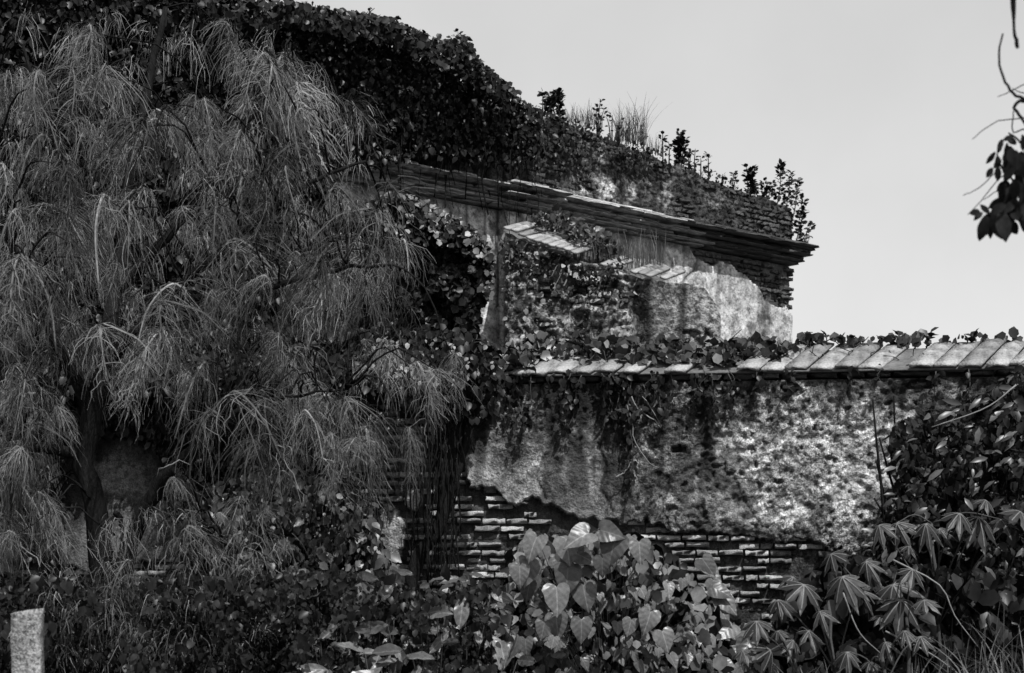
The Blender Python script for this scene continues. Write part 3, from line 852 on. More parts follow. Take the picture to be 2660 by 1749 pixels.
# ---- creeper sprawling over the coping of the garden wall
cc = empty('coping_creeper', label='small round leaved creeper sprawling along the tiles of the garden wall', cat='creeper')
def cop_z(px, py):
    # surface of the coping slope: further back the higher one looks
    base = wall_z(GW, .1)(px, 0)
    return base + np.clip((965 - py) / 68., 0, 1) * .46
cp = [(1180, 870), (1230, 905), (1290, 900), (1330, 905), (1400, 882), (1500, 880), (1600, 892), (1700, 890), (1800, 893), (1900, 890), (2000, 893), (2060, 900), (2080, 915), (2030, 935), (1960, 935), (1900, 945), (1840, 950), (1700, 932), (1640, 950), (1580, 925), (1520, 935), (1400, 922), (1380, 955), (1300, 975), (1250, 1060), (1190, 1080), (1170, 960)]
cloud('foliage', cc, M['ivy_mid'], cp, 1900, (0, .12), (.05, .10), tpl_round(), zfun=lambda a, b: cop_z(a, b) + .02, clump=.75, seed=12, face=(0, -1, .7), spread=.7, tip=(0, -.5, .2), ts=.9)
cloud('pale_foliage', cc, M['pale'], cp, 450, (0, .12), (.05, .09), tpl_round(), zfun=cop_z, clump=.9, seed=14, face=(-.1, -1, .9), spread=.5, tip=(0, -.5, .2), ts=.9)
cloud('ridge_foliage', cc, M['ivy_mid'], [(2060, 884), (2400, 880), (2650, 872), (2660, 900), (2060, 912)], 110, (0, .03), (.05, .09), tpl_round(), zfun=lambda a, b: wall_z(GW, -.36)(a, b), clump=.95, seed=15, tip=(0, 0, 1), ts=.5, face=(0, -1, .2), spread=.5)
mb = MB()
for i in range(60):
    x = rnd.uniform(1190, 2500); y = rnd.uniform(885, 950)
    z = float(cop_z(np.array([x]), np.array([y]))[0]) - .03
    a = P(x, y, z); b = a + np.array([rnd.uniform(-.15, .15), rnd.uniform(-.06, .06), rnd.uniform(.0, .12)])
    mb.add(*tube(smooth_path([a, (a + b) / 2 + rng.normal(0, .02, 3), b], 5), .005, 3))
tag(link('stems', mb.mesh('stems', M['twig']), cc), kind='stuff')
dk = empty('darkening_creeper', label='dense dark creeper over the tiles, added to darken the wall behind the feathery tree', cat='creeper')  # added leaf cover that darkens the wall behind the tree
cloud('foliage', dk, M['ivy'], [(-60, 860), (500, 850), (900, 850), (1200, 860), (1210, 960), (1100, 1010), (950, 1020), (600, 1040), (380, 1020), (-60, 1040)], 12000, (-.05, .35), (.05, .10), tpl_small(), zfun=lambda a, b: cop_z(a, b) - .12, clump=.15, seed=16)
cloud('wall_foliage', dk, M['ivy'], [(330, 1000), (980, 1000), (960, 1100), (900, 1240), (700, 1330), (450, 1330), (420, 1180), (340, 1130), (160, 1130), (150, 1450), (-60, 1450), (-60, 1000)], 12000, (.02, .3), (.05, .10), tpl_small(), zfun=wall_z(GW, .05), clump=.7, seed=17)
cloud('painted_lit_foliage', dk, M['pale'], [(440, 960), (760, 960), (760, 1020), (440, 1040)], 60, (.0, .1), (.05, .08), tpl_round(), zfun=wall_z(GW, .4), clump=.9, seed=18)  # paler leaf colour stands for sunlit bits
# single sprouts standing on the ridge, silhouetted on the sky
def sprout(px, py, Z, h, kind, label, frame_n=8, lean=0.0):
    root = P(px, py, Z)
    e = empty('sprout', tuple(root), label=label, cat='plant', group='sprouts rooted on the garden wall ridge' if kind == 'pad' else 'plants rooted on the parapet')
    top = np.array([lean * h, 0, h]); mb = MB()
    pth = smooth_path([(0, 0, -.06), (lean * h * .2 + .01, 0, h * .5), top], 7)
    mb.add(*tube(pth, np.linspace(.008, .004, 7), 4)); link('stem', mb.mesh('stem', M['twig']), e)
    n = frame_n; t = np.linspace(.15, 1, n)
    pos = np.stack([np.interp(t, np.linspace(0, 1, 7), pth[:, k]) for k in range(3)], 1)
    ang = np.arange(n) * 2.4 + rng.uniform(0, 6)
    tp = np.stack([np.cos(ang) * .8, np.sin(ang) * .8, np.full(n, .55)], 1) + rng.normal(0, .2, (n, 3))
    nr = np.stack([-np.cos(ang) * .4, -np.sin(ang) * .4 - .5, np.full(n, .9)], 1)
    sz = rng.uniform(.8, 1.2, n) * (.075 if kind == 'pad' else .09)
    V, F = place_leaves(pos, tp, nr, sz, tpl_round() if kind == 'pad' else tpl_small())
    link('foliage', mesh_np('foliage', V, F, M['ivy']), e)
    return e
zr = lambda x: float(wall_z(GW, -.36)(np.array([x]), 0)[0])
pads = [(2105, 900, .06, 'single low seedling nearest the building corner on the wall ridge'),
        (2145, 898, .09, 'rounded dark sprout on the ridge just beyond the building corner'),
        (2180, 897, .05, 'tiny sprout beside the rounded dark one on the ridge'),
        (2215, 898, .08, 'bushy little sprout midway along the bare ridge tiles'),
        (2285, 898, .05, 'short upright sprout alone on the pale tiles'),
        (2340, 896, .09, 'pair leaved sprout on a thin stalk over the tile joint'),
        (2375, 894, .10, 'leaning sprout reaching sideways above the pale tiles'),
        (2405, 896, .08, 'full round sprout next to the leaning one'),
        (2520, 895, .08, 'spreading sprout towards the end of the visible ridge')]
for i, (x, y, h, lb) in enumerate(pads):
    sprout(x, y, zr(x), h, 'pad', lb, rnd.randint(4, 9), rnd.uniform(-.4, .8) if i != 6 else 1.4)

# ---- plants on the parapet
def shrublet(px, py, h, n, label, lean=0.0, stems=1, leaf=.09, wdt=.0):
    k = (px - CX) / FPX
    Z = float(wall_z(BW, -.25)(np.array([px]), 0)[0]); root = P(px, py, Z)
    e = empty('parapet_plant', tuple(root), label=label, cat='plant', group='plants rooted on the parapet')
    mb = MB(); A = []
    for s in range(stems):
        hh = h * rnd.uniform(.6, 1) if s else h
        dx = rnd.uniform(-wdt, wdt) if s else 0
        pth = smooth_path([(dx * .2, 0, -.12), (dx * .6 + lean * hh * .3, rnd.uniform(-.05, .05), hh * .5), (dx + lean * hh, rnd.uniform(-.08, .08), hh)], 8)
        mb.add(*tube(pth, np.linspace(.012, .004, 8), 4))
        t = rng.uniform(.0, 1, n); 
        pos = np.stack([np.interp(t, np.linspace(0, 1, 8), pth[:, q]) for q in range(3)], 1)
        ang = rng.uniform(0, 6.28, n)
        tp = np.stack([np.cos(ang), np.sin(ang) * .7, rng.uniform(.1, .9, n)], 1)
        nr = np.stack([-np.cos(ang) * .3, -np.sin(ang) * .3 - .5, np.full(n, .7)], 1) + rng.normal(0, .3, (n, 3))
        A.append((pos + tp * .02, tp, nr, rng.uniform(.6, 1.15, n) * leaf * .78))
    link('stem', mb.mesh('stem', M['twig']), e)
    V, F = place_leaves(np.vstack([a[0] for a in A]), np.vstack([a[1] for a in A]), np.vstack([a[2] for a in A]), np.hstack([a[3] for a in A]), tpl_round())
    tag(link('foliage', mesh_np('foliage', V, F, M['ivy'])  , e), kind='stuff')
def grass_clump(px, py, h, n, label, wd=.2):
    Z = float(wall_z(BW, -.25)(np.array([px]), 0)[0]); root = P(px, py, Z)
    e = empty('grass_clump', tuple(root), label=label, cat='grass', group='grass clumps rooted on the parapet')
    V, F = blades(n, h, wd, .011, .9)
    tag(link('blades', mesh_np('blades', V, F, M['grass']), e), kind='stuff')
def blades(n, h, wd, width=.008, bend=.35, seg=5):
    b = rng.uniform(-1, 1, (n, 2)) * wd * .5; H = h * rng.uniform(.45, 1, n)
    ang = rng.uniform(0, 6.28, n); bd = rng.uniform(0, bend, n)
    T = np.linspace(0, 1, seg); out = []; F = []
    for j, t in enumerate(T):
        x = b[:, 0] + np.cos(ang) * bd * H * t * t; y = b[:, 1] + np.sin(ang) * bd * H * t * t; z = H * t * (1 - .15 * bd * t)
        out.append(np.stack([x, y, z], 1))
    C = np.stack(out, 1)                                           # n,seg,3
    side = np.stack([np.cos(ang + 1.57), np.sin(ang + 1.57) * .6, ang * 0], 1)[:, None] * (width * (1 - .85 * T))[None, :, None]
    V = np.stack([C - side / 2, C + side / 2], 2).reshape(-1, 3)
    k = np.arange(n)[:, None] * seg * 2 + np.arange(seg - 1)[None] * 2; k = k.ravel()
    F = np.vstack([np.stack([k, k + 1, k + 3], 1), np.stack([k, k + 3, k + 2], 1)])
    return V, F
for a in [(1410, 296, .28, 34, 'bushy dark plant where the ivy gives way to bare parapet', 0, 4, .09, .2),
          (1455, 305, .32, 40, 'second bushy plant, taller, beside where the ivy ends', 0, 4, .09, .2),
          (1553, 335, .42, 14, 'airy thin stemmed plant between two grass clumps', .1, 3, .07, .15),
          (1590, 350, .25, 10, 'low wiry plant just before the tall grass clump', 0, 3, .06, .12),
          (1672, 385, .16, 10, 'small sprig just past the tall grass clump', 0, 1, .08, 0),
          (1722, 405, .36, 20, 'narrow upright leafy plant followed by a smaller twin', 0, 1, .08, 0),
          (1738, 410, .24, 12, 'smaller twin of the narrow upright plant', 0, 1, .07, 0),
          (1766, 422, .42, 60, 'dense dark cone shaped bush midway down the parapet', 0, 3, .10, .08),
          (1790, 434, .22, 14, 'open leafed plant leaning against the cone shaped bush', .2, 2, .08, .06),
          (1805, 440, .28, 12, 'twig with few leaves below the cone shaped bush', 0, 1, .08, 0),
          (1820, 446, .20, 10, 'short sprig with a single round leaf head', 0, 1, .08, 0),
          (1840, 455, .30, 18, 'slim plant with leaves clustered at its top', 0, 1, .09, 0),
          (1875, 470, .08, 6, 'tiny tuft of leaves on the lower parapet', 0, 1, .07, 0),
          (1903, 482, .19, 14, 'small forked plant on the lower parapet', .1, 2, .08, .06),
          (1945, 503, .40, 40, 'broad bush rooted on the low end of the parapet', -.1, 4, .10, .22),
          (1985, 522, .30, 30, 'broad bush with yellowing gaps near the parapet end', .0, 4, .09, .2)]:
    shrublet(*a)
# the tall shrub growing out of the corner, over the cornice end
for a in [(745, 25, .22, 8, 'wispy sprig poking out of the ivy crest nearest the feathery tree', .2, 2, .06, .1),
          (945, 60, .2, 10, 'thin sprig with few leaves leaning over the ivy crest', .6, 2, .08, .1),
          (1190, 130, .22, 16, 'small leafy tuft standing up where the ivy crest steps down', 0, 3, .07, .1)]:
    shrublet(*a)
e0 = float(wall_z(BW, .05)(np.array([2070.]), 0)[0])
def corner_shrub(px, py, tx, ty, n, label, leaf=.085, rad=.09):
    a = P(px, py, e0); b = P(tx, ty, e0 + .05)
    e = empty('corner_shrub', tuple(a), label=label, cat='shrub', group='leafy stems rising from the building corner')
    b = b - a; pth = smooth_path([(0, 0, -.05), b * .5 + np.array([.03, 0, 0]), b], 9)
    mb = MB(); mb.add(*tube(pth, np.linspace(.012, .004, 9), 5)); link('stem', mb.mesh('stem', M['twig']), e)
    t = rng.uniform(.2, 1.02, n); pos = np.stack([np.interp(t, np.linspace(0, 1, 9), pth[:, q]) for q in range(3)], 1)
    pos += rng.normal(0, 1, (n, 3)) * rad * (1.1 - t)[:, None]
    ang = rng.uniform(0, 6.28, n); tp = np.stack([np.cos(ang), np.sin(ang) * .6, rng.uniform(.2, 1, n)], 1)
    nr = np.array([0, -.6, .8]) + rng.normal(0, .4, (n, 3))
    V, F = place_leaves(pos, tp, nr, rng.uniform(.7, 1.2, n) * leaf, tpl_small())
    tag(link('foliage', mesh_np('foliage', V, F, M['ivy']), e), kind='stuff')
for a in [(2015, 545, 2028, 425, 80, 'tallest pointed leafy stem at the building corner'),
          (2035, 560, 2052, 452, 55, 'second pointed leafy stem, just lower than the tallest'),
          (2052, 590, 2072, 470, 50, 'third leafy stem, curving out beyond the corner'),
          (2062, 640, 2090, 520, 45, 'outer leafy stem leaning over the cornice end'),
          (2066, 640, 2108, 582, 30, 'lowest side stem reaching out over the sky'),
          (2062, 650, 2076, 555, 40, 'short dense stem rooted on the cornice ledge')]:
    corner_shrub(*a)
for a in [(1505, 318, .26, 90, 'low grass clump next to the bushy plants', .4), (1640, 372, .62, 130, 'tall windblown grass clump crowning the parapet', .42),
          (1622, 365, .5, 60, 'shorter grass clump leaning on the tall windblown one', .25), (1700, 400, .3, 50, 'thin grass clump beyond the tall one', .25), (1540, 330, .3, 50, 'thin grass clump by the airy plant', .3), (2092, 640, .22, 30, 'small grass clump on the cornice tip', .1)]:
    grass_clump(*a)

# weeds along the buttress top
wd = empty('buttress_weeds', label='scrubby weeds growing over the tiles of the sloping buttress', cat='weeds')
cloud('foliage', wd, M['ivy_mid'], [(1380, 565), (1450, 545), (1520, 590), (1600, 620), (1620, 700), (1560, 700), (1530, 640), (1440, 600), (1390, 620)], 700, (17.0, 17.4), (.05, .09), tpl_small(), clump=.9, seed=19, tip=(0, 0, 1), ts=.8)
cloud('dark_foliage', wd, M['ivy'], [(1300, 620), (1560, 700), (1600, 640), (1620, 690), (1640, 700), (1560, 760), (1480, 770), (1400, 720), (1310, 700)], 420, (16.5, 16.85), (.04, .08), tpl_small(), clump=.9, seed=20)
cloud('face_foliage', wd, M['pale'], [(1300, 640), (1650, 740), (1650, 900), (1320, 900)], 130, (16.6, 16.9), (.04, .075), tpl_small(), clump=.8, seed=22, spread=.7)
V, F = blades(420, .45, 1.0, .008)
V[:, 0] *= 1.2; o = link('dry_blades', mesh_np('dry_blades', V, F, M['grass']), wd, tuple(P(1590, 690, 17.4))); tag(o, kind='stuff')

# ---- creeper strands hanging on the garden wall face
hc = empty('wall_creeper', label='thin leafy creeper strands trailing down the stained garden wall', cat='creeper')
mb = MB(); sp = []
for x, y0, y1 in [(1215, 960, 1130), (1245, 970, 1090), (1345, 970, 1110), (1380, 975, 1080), (1478, 970, 1120), (1500, 975, 1075), (1572, 970, 1060), (1625, 970, 1140), (1640, 975, 1280), (1672, 1000, 1090), (1718, 965, 1110), (1735, 965, 1070), (1830, 960, 1020), (1900, 962, 1030), (1960, 960, 1015), (2050, 960, 1020), (2200, 955, 1000), (2290, 960, 1010), (2440, 965, 1130), (2520, 960, 1100)] + [(rnd.uniform(1200, 1900), 970, rnd.uniform(1000, 1110)) for _ in range(16)]:
    Z = float(wall_z(GW, .13)(np.array([x]), 0)[0])
    pts = [P(x + rnd.uniform(-14, 14), y0 + (y1 - y0) * t, Z + rnd.uniform(-.02, .02)) for t in (0, .33, .66, 1)]
    pth = smooth_path(pts, 10); mb.add(*tube(pth, np.linspace(.006, .003, 10), 3))
    n = int((y1 - y0) * .16); t = rng.uniform(0, 1, n) ** 1.3
    pos = np.stack([np.interp(t, np.linspace(0, 1, 10), pth[:, q]) for q in range(3)], 1) + rng.normal(0, .025, (n, 3)); sp.append(pos)
tag(link('stems', mb.mesh('stems', M['twig']), hc), kind='stuff')
pos = np.vstack(sp); n = len(pos); tp, nr = leaf_dirs(n, (0, -1, .5), .6, (0, -.2, -1), .6)
V, F = place_leaves(pos, tp, nr, rng.uniform(.04, .085, n), tpl_small()); tag(link('foliage', mesh_np('foliage', V, F, M['ivy']), hc), kind='stuff')
# bare roots and twigs on the plaster
br = empty('bare_creeper', label='leafless pale creeper twigs clinging to the garden wall plaster', cat='creeper')
mb = MB()
for pts in ([(1640, 1030), (1655, 1060), (1690, 1085), (1718, 1110), (1700, 1075), (1668, 1030)], [(1618, 985), (1625, 1040), (1640, 1090), (1650, 1150), (1690, 1205), (1712, 1215)], [(1125, 1095), (1130, 1130), (1150, 1160), (1168, 1195)], [(1198, 1090), (1212, 1120), (1190, 1150), (1170, 1215)], [(1600, 1240), (1625, 1225), (1640, 1200)]):
    q = [P(x, y, float(wall_z(GW, .13)(np.array([x]), 0)[0])) for x, y in pts]
    mb.add(*tube(smooth_path(q, 16, .004), np.linspace(.008, .003, 16), 4))
tag(link('twigs', mb.mesh('twigs', M['drytwig']), br), kind='stuff')

# =================================================================== FEATHERY TREE (casuarina)
def spray_mesh(seed, n=110, fan=1.0, L0=.55, wob=.007, grav=1.0):
    r = np.random.default_rng(seed); seg = 7
    # short leading twig that arches over and hangs
    lean = r.uniform(-.5, .5)
    tw = smooth_path([(0, 0, 0), (lean * .12, -.05, .02), (lean * .3, -.12, -.12), (lean * .42, -.15, -.36)], 12)
    t0 = r.uniform(0, 1, n) ** 1.2
    O = np.stack([np.interp(t0, np.linspace(0, 1, 12), tw[:, q]) for q in range(3)], 1)
    az = r.uniform(0, 2 * math.pi, n); el = r.uniform(-.9, .55, n)
    D = np.stack([np.cos(az) * np.cos(el) * fan, np.sin(az) * np.cos(el) * .7 - .15, np.sin(el)], 1)
    LL = L0 * r.uniform(.45, 1.05, n) * (1 - .45 * t0)
    g = r.uniform(.35, .95, n)
    T = np.linspace(0, 1, seg)
    C = O[:, None] + D[:, None] * (LL[:, None] * (T - .42 * T ** 2)[None])[..., None] * .75
    C[..., 2] -= (g * LL)[:, None] * (T ** 1.5)[None] * .85 * grav
    C += np.cumsum(r.normal(0, wob, C.shape), axis=1)
    # forked side strands keep the mass feathery
    a = r.uniform(0, 6.28, n)
    side = np.stack([np.cos(a), np.sin(a) * .5, r.normal(0, .3, n)], 1)
    wdt = r.uniform(.003, .0062, n)
    S = side[:, None] * (wdt[:, None] * (1 - .6 * T)[None])[..., None]
    V = np.stack([C - S / 2, C + S / 2], 2).reshape(-1, 3)
    k = (np.arange(n)[:, None] * seg * 2 + np.arange(seg - 1)[None] * 2).ravel()
    F = np.vstack([np.stack([k, k + 1, k + 3], 1), np.stack([k, k + 3, k + 2], 1)])
    Vt, Ft = tube(tw, np.linspace(.009, .004, 12), 4)
    Ft = np.vstack([Ft[:, :3], Ft[:, [0, 2, 3]]])
    F = np.vstack([F, Ft + len(V)]); V = np.vstack([V, Vt])
    return mesh_np('feathery_spray', V, F, M['needle'])
sprays = [spray_mesh(100 + i, n=rnd.randint(160, 220), fan=rnd.uniform(.8, 1.3), L0=rnd.uniform(.34, .52)) for i in range(8)] + [spray_mesh(200 + i, n=rnd.randint(70, 110), fan=rnd.uniform(1.0, 1.5), L0=rnd.uniform(.5, .75), wob=.009, grav=rnd.uniform(.5, .8)) for i in range(8)]

tree = empty('casuarina_tree', (P(275, 0, 10)[0], 10, 0), label='large feathery weeping tree filling one side, dark forked trunk low down', cat='tree')
T0 = np.array(tree.location)
limbs = [
    [(285, 1700, 10.0, .10), (268, 1480, 10.0, .085), (250, 1330, 10.0, .08), (215, 1190, 10.0, .075), (245, 1060, 10.0, .075), (265, 960, 10.0, .06), (300, 760, 10.3, .05), (330, 500, 10.6, .04), (390, 200, 10.8, .03), (430, 20, 10.9, .02)],
    [(300, 1700, 10.1, .10), (335, 1440, 10.0, .055), (385, 1310, 9.9, .055), (450, 1215, 9.8, .05), (560, 1130, 9.6, .03), (640, 1060, 9.5, .018), (760, 1030, 9.4, .010), (900, 1010, 9.4, .006)],
    [(240, 1065, 10.0, .05), (150, 900, 9.8, .04), (60, 700, 9.6, .03), (-40, 480, 9.5, .02)],
    [(265, 960, 10.0, .05), (430, 780, 9.8, .035), (620, 620, 9.6, .025), (800, 480, 9.6, .015), (950, 420, 9.7, .01)],
    [(300, 760, 10.3, .04), (480, 560, 10.3, .03), (620, 350, 10.3, .02), (740, 180, 10.4, .01)],
    [(300, 760, 10.3, .04), (200, 520, 10.3, .03), (120, 300, 10.4, .02), (60, 120, 10.4, .01)],
    [(430, 780, 9.8, .03), (650, 760, 9.4, .02), (880, 700, 9.2, .014), (1000, 690, 9.1, .01)],
    [(215, 1190, 10, .045), (110, 1160, 9.9, .035), (0, 1180, 9.7, .03), (-120, 1150, 9.6, .02)],
    [(450, 1215, 9.8, .03), (520, 1330, 9.5, .015), (600, 1420, 9.3, .01)],
    [(268, 1400, 10, .03), (305, 1335, 9.95, .018), (318, 1400, 9.9, .012), (300, 1480, 9.9, .01)],
]
skel = []
for i, lb in enumerate(limbs):
    pts = smooth_path([P(a, b, c) for a, b, c, d in lb], 26, .006)
    rad = np.interp(np.linspace(0, len(lb) - 1, 26), range(len(lb)), [d for *_, d in lb])
    if i < 2: pts = np.vstack([pts[0] * (1, 1, 0) - (0, 0, .1), pts]); rad = np.hstack([rad[0] * 1.2, rad])
    skel.append(pts)
    mb = MB(); mb.add(*tube(pts - T0, rad, 9, .08))
    link('trunk' if i < 2 else 'branch', mb.mesh('trunk' if i < 2 else 'branch', M['bark'], True), tree)
SK = np.vstack(skel)
tw = MB()
def put_spray(px, py, Z, s, parent, o0, connect=True, tilt=None):
    p = P(px, py, Z)
    o = link('feathery_spray', rnd.choice(sprays), parent, tuple(p - o0), (rnd.uniform(-.2, .2), rnd.uniform(-.5, .5) if tilt is None else tilt, rnd.uniform(-1.2, 1.2)), (s * rnd.uniform(.85, 1.15) * rnd.choice((-1, 1)), s, s * rnd.uniform(.85, 1.15)))
    if connect:
        d = np.linalg.norm((SK - p) * (1, .7, 1), axis=1); q = SK[np.argmin(d)]
        if d.min() < 2.5:
            m = (p + q) / 2 + np.array([0, 0, .12 + .1 * d.min()])
            tw.add(*tube(smooth_path([q, m, p], 8, .01) - o0, np.linspace(.010, .004, 8), 3))
    return o
feat = [(110, 200, 1.2), (270, 190, 1.2), (230, 80, 1.0), (560, 60, 1.3), (450, 285, 1.1), (530, 265, .9), (700, 180, 1.1), (800, 290, 1.0), (150, 430, 1.3), (330, 540, 1.3), (620, 360, 1.3), (560, 560, 1.2), (750, 450, 1.1), (60, 560, 1.3), (300, 700, 1.0), (480, 750, 1.3), (640, 660, .9), (830, 690, 1.3), (950, 740, 1.1), (860, 500, 1.1), (960, 560, 1.1), (60, 680, 1.3), (190, 640, 1.0), (270, 860, 1.1), (140, 780, 1.0), (430, 800, 1.2), (620, 760, 1.0), (700, 730, .9), (1000, 650, 1.1), (590, 1035, 1.5), (570, 1080, 1.5), (700, 1050, 1.2), (780, 1080, 1.2), (890, 1050, 1.2), (850, 1140, 1.1), (930, 1150, 1.0), (1080, 950, 1.0), (1180, 930, 1.0), (1150, 970, .9), (1020, 1090, .9), (60, 1180, 1.0), (100, 1110, 1.0), (150, 1060, .7), (90, 1290, .9), (40, 1390, 1.0), (130, 1340, .6), (440, 1250, .8), (480, 1380, .8), (340, 1460, .8), (270, 1530, .7), (400, 1570, .8), (530, 1530, .6), (230, 1600, .8), (60, 1000, 1.1), (20, 880, 1.1), (350, 940, .9), (590, 1620, .7), (350, 1640, .8), (1060, 1120, .8), (640, 1150, 1.0)]
for x, y, s in feat: put_spray(x, y, rnd.uniform(8.6, 9.4), s * .9, tree, T0)
reg = [(-60, 130), (200, 110), (460, 60), (560, 40), (760, 130), (930, 260), (960, 420), (1060, 560), (1060, 700), (1000, 850), (1010, 1020), (960, 1120), (760, 1120), (520, 1130), (420, 1000), (330, 1000), (150, 1010), (200, 1140), (150, 1350), (-60, 1420)]
pts = sample_poly(reg, 150, clump=.8, seed=40)
for x, y in pts:
    if 170 < x < 480 and y > 900: continue
    put_spray(x, y, rnd.uniform(9.3, 11.6), rnd.choice((.45, .7, .95, 1.2, 1.5)), tree, T0)
for x, y in sample_poly([(-60, 1050), (160, 1050), (140, 1400), (-60, 1440)], 22, clump=.2, seed=43): put_spray(x, y, rnd.uniform(9.2, 10.4), rnd.uniform(.6, .9), tree, T0)
tag(link('twigs', tw.mesh('twigs', M['bark']), tree), kind='stuff')

def strand_mass(poly, apexes, per, Z, L0, seed, clump=.6):
    a = sample_poly(poly, apexes, clump=clump, seed=seed); z = rng.uniform(Z[0], Z[1], apexes)
    A = np.repeat(PP(a, z), per, 0); n = len(A); seg = 5
    lean = np.repeat(rng.uniform(-.7, .7, apexes), per)
    az = rng.uniform(0, 6.28, n); el = rng.uniform(-.8, .7, n); LL = L0 * rng.uniform(.4, 1.2, n)
    D = np.stack([np.cos(az) * np.cos(el) + lean, np.sin(az) * np.cos(el) * .7, np.sin(el)], 1)
    T = np.linspace(0, 1, seg)
    C = A[:, None] + rng.normal(0, .035, (n, 1, 3)) + D[:, None] * (LL[:, None] * (T - .35 * T ** 2)[None])[..., None] * .8
    C[..., 2] -= (LL * rng.uniform(.4, 1.1, n))[:, None] * (T ** 1.6)[None]
    C += np.cumsum(rng.normal(0, .007, C.shape), axis=1)
    an = rng.uniform(0, 6.28, n); side = np.stack([np.cos(an), np.sin(an) * .5, rng.normal(0, .3, n)], 1)
    S = side[:, None] * (rng.uniform(.0028, .0058, n)[:, None] * (1 - .6 * T)[None])[..., None]
    V = np.stack([C - S / 2, C + S / 2], 2).reshape(-1, 3)
    k = (np.arange(n)[:, None] * seg * 2 + np.arange(seg - 1)[None] * 2).ravel()
    return V, np.vstack([np.stack([k, k + 1, k + 3], 1), np.stack([k, k + 3, k + 2], 1)])
VV1, FF1 = strand_mass([(-60, 20), (300, 20), (760, 60), (930, 260), (960, 420), (1020, 560), (1040, 700), (1040, 880), (1080, 980), (1000, 1150), (760, 1180), (440, 960), (170, 960), (130, 1400), (-60, 1450)], 190, 32, (9.8, 11.8), .25, 46, .95)
tag(link('feathery_foliage', mesh_np('feathery_foliage', VV1 - T0, FF1, M['needle']), tree), kind='stuff')

# ---- low feathery seedlings under the tree
tw = MB()
low = empty('casuarina_sapling', (P(560, 0, 9.6)[0], 9.6, 0), label='straggly feathery sapling in the dark undergrowth below the large tree', cat='tree')
L0_ = np.array(low.location)
mb = MB()
for x, y in ((470, 1400), (560, 1340), (650, 1480), (400, 1560), (540, 1540)):
    q = P(x, y, 9.6) - L0_; mb.add(*tube(smooth_path([(0, 0, 0), q * .5 + (0.05, 0, 0), q], 9, .01), np.linspace(.02, .006, 9), 5))
link('stem', mb.mesh('stem', M['bark']), low)
for x, y in ((470, 1400), (560, 1340), (650, 1480), (400, 1560), (540, 1540), (620, 1300), (700, 1330), (330, 1500), (480, 1490), (860, 1230), (720, 1230)):
    put_spray(x, y, rnd.uniform(9.2, 9.9), rnd.uniform(.5, .8), low, L0_, False)

VV1, FF1 = strand_mass([(120, 1400), (420, 1300), (760, 1380), (720, 1600), (600, 1740), (120, 1740)], 80, 18, (8.6, 9.3), .16, 47, .9)
tag(link('feathery_foliage', mesh_np('feathery_foliage', VV1 - L0_, FF1, M['needle']), low), kind='stuff')

# =================================================================== VINE-HUNG TRUNK against the wall
vt = empty('vine_hung_tree', (P(1130, 0, 11.9)[0], 11.9, 0), label='slender dark tree draped in hanging roots before the brick wall', cat='tree')
V0 = np.array(vt.location)
for nm, lb in (('trunk', [(1050, 1800, .07), (1075, 1470, .06), (1130, 1390, .06), (1165, 1290, .06), (1165, 1200, .06), (1190, 1110, .05), (1205, 1020, .04), (1190, 930, .03)]), ('branch', [(1160, 1290, .05), (1205, 1180, .04), (1212, 1080, .035), (1225, 980, .03), (1260, 900, .02)]), ('branch', [(1150, 1280, .04), (1155, 1180, .03), (1150, 1110, .03), (1120, 1040, .02)])):
    pts = smooth_path([P(a, b, 11.9) for a, b, c in lb], 18, .01); rad = np.interp(np.linspace(0, len(lb) - 1, 18), range(len(lb)), [l[2] for l in lb])
    mb = MB(); mb.add(*tube(pts - V0, rad, 8, .12)); link(nm, mb.mesh(nm, M['bark'], True), vt)
mb = MB()
for i in range(60):
    x = rnd.gauss(1150, 30) if i < 40 else rnd.uniform(900, 1240); y0 = rnd.uniform(960, 1200); y1 = min(1560, y0 + rnd.uniform(120, 480)); Z = rnd.uniform(11.6, 12.2)
    q = [P(x + rnd.uniform(-11, 11), y0 + (y1 - y0) * t, Z) for t in (0, .25, .5, .75, 1)]
    mb.add(*tube(smooth_path(q, 10) - V0, rnd.uniform(.003, .009), 3))
tag(link('hanging_root', mb.mesh('hanging_root', M['bark']), vt), kind='stuff')
p = sample_poly([(1150, 880), (1290, 890), (1310, 980), (1270, 1080), (1200, 1090), (1150, 1020)], 900, clump=.5)
tp, nr = leaf_dirs(900, (0, -1, .6), .6); V, F = place_leaves(PP(p, rng.uniform(11.6, 12.3, 900)) - V0, tp, nr, rng.uniform(.05, .11, 900), tpl_small())
tag(link('crown', mesh_np('crown', V, F, M['ivy']), vt), kind='stuff')
p = sample_poly([(960, 880), (1290, 880), (1310, 960), (1230, 1010), (960, 980)], 160, clump=.8)
tp, nr = leaf_dirs(160, (0, -1, .8), .5); V, F = place_leaves(PP(p, rng.uniform(11.4, 11.7, 160)) - V0, tp, nr, rng.uniform(.03, .06, 160), tpl_small())
tag(link('outer_leaves', mesh_np('outer_leaves', V, F, M['pale']), vt), kind='stuff')

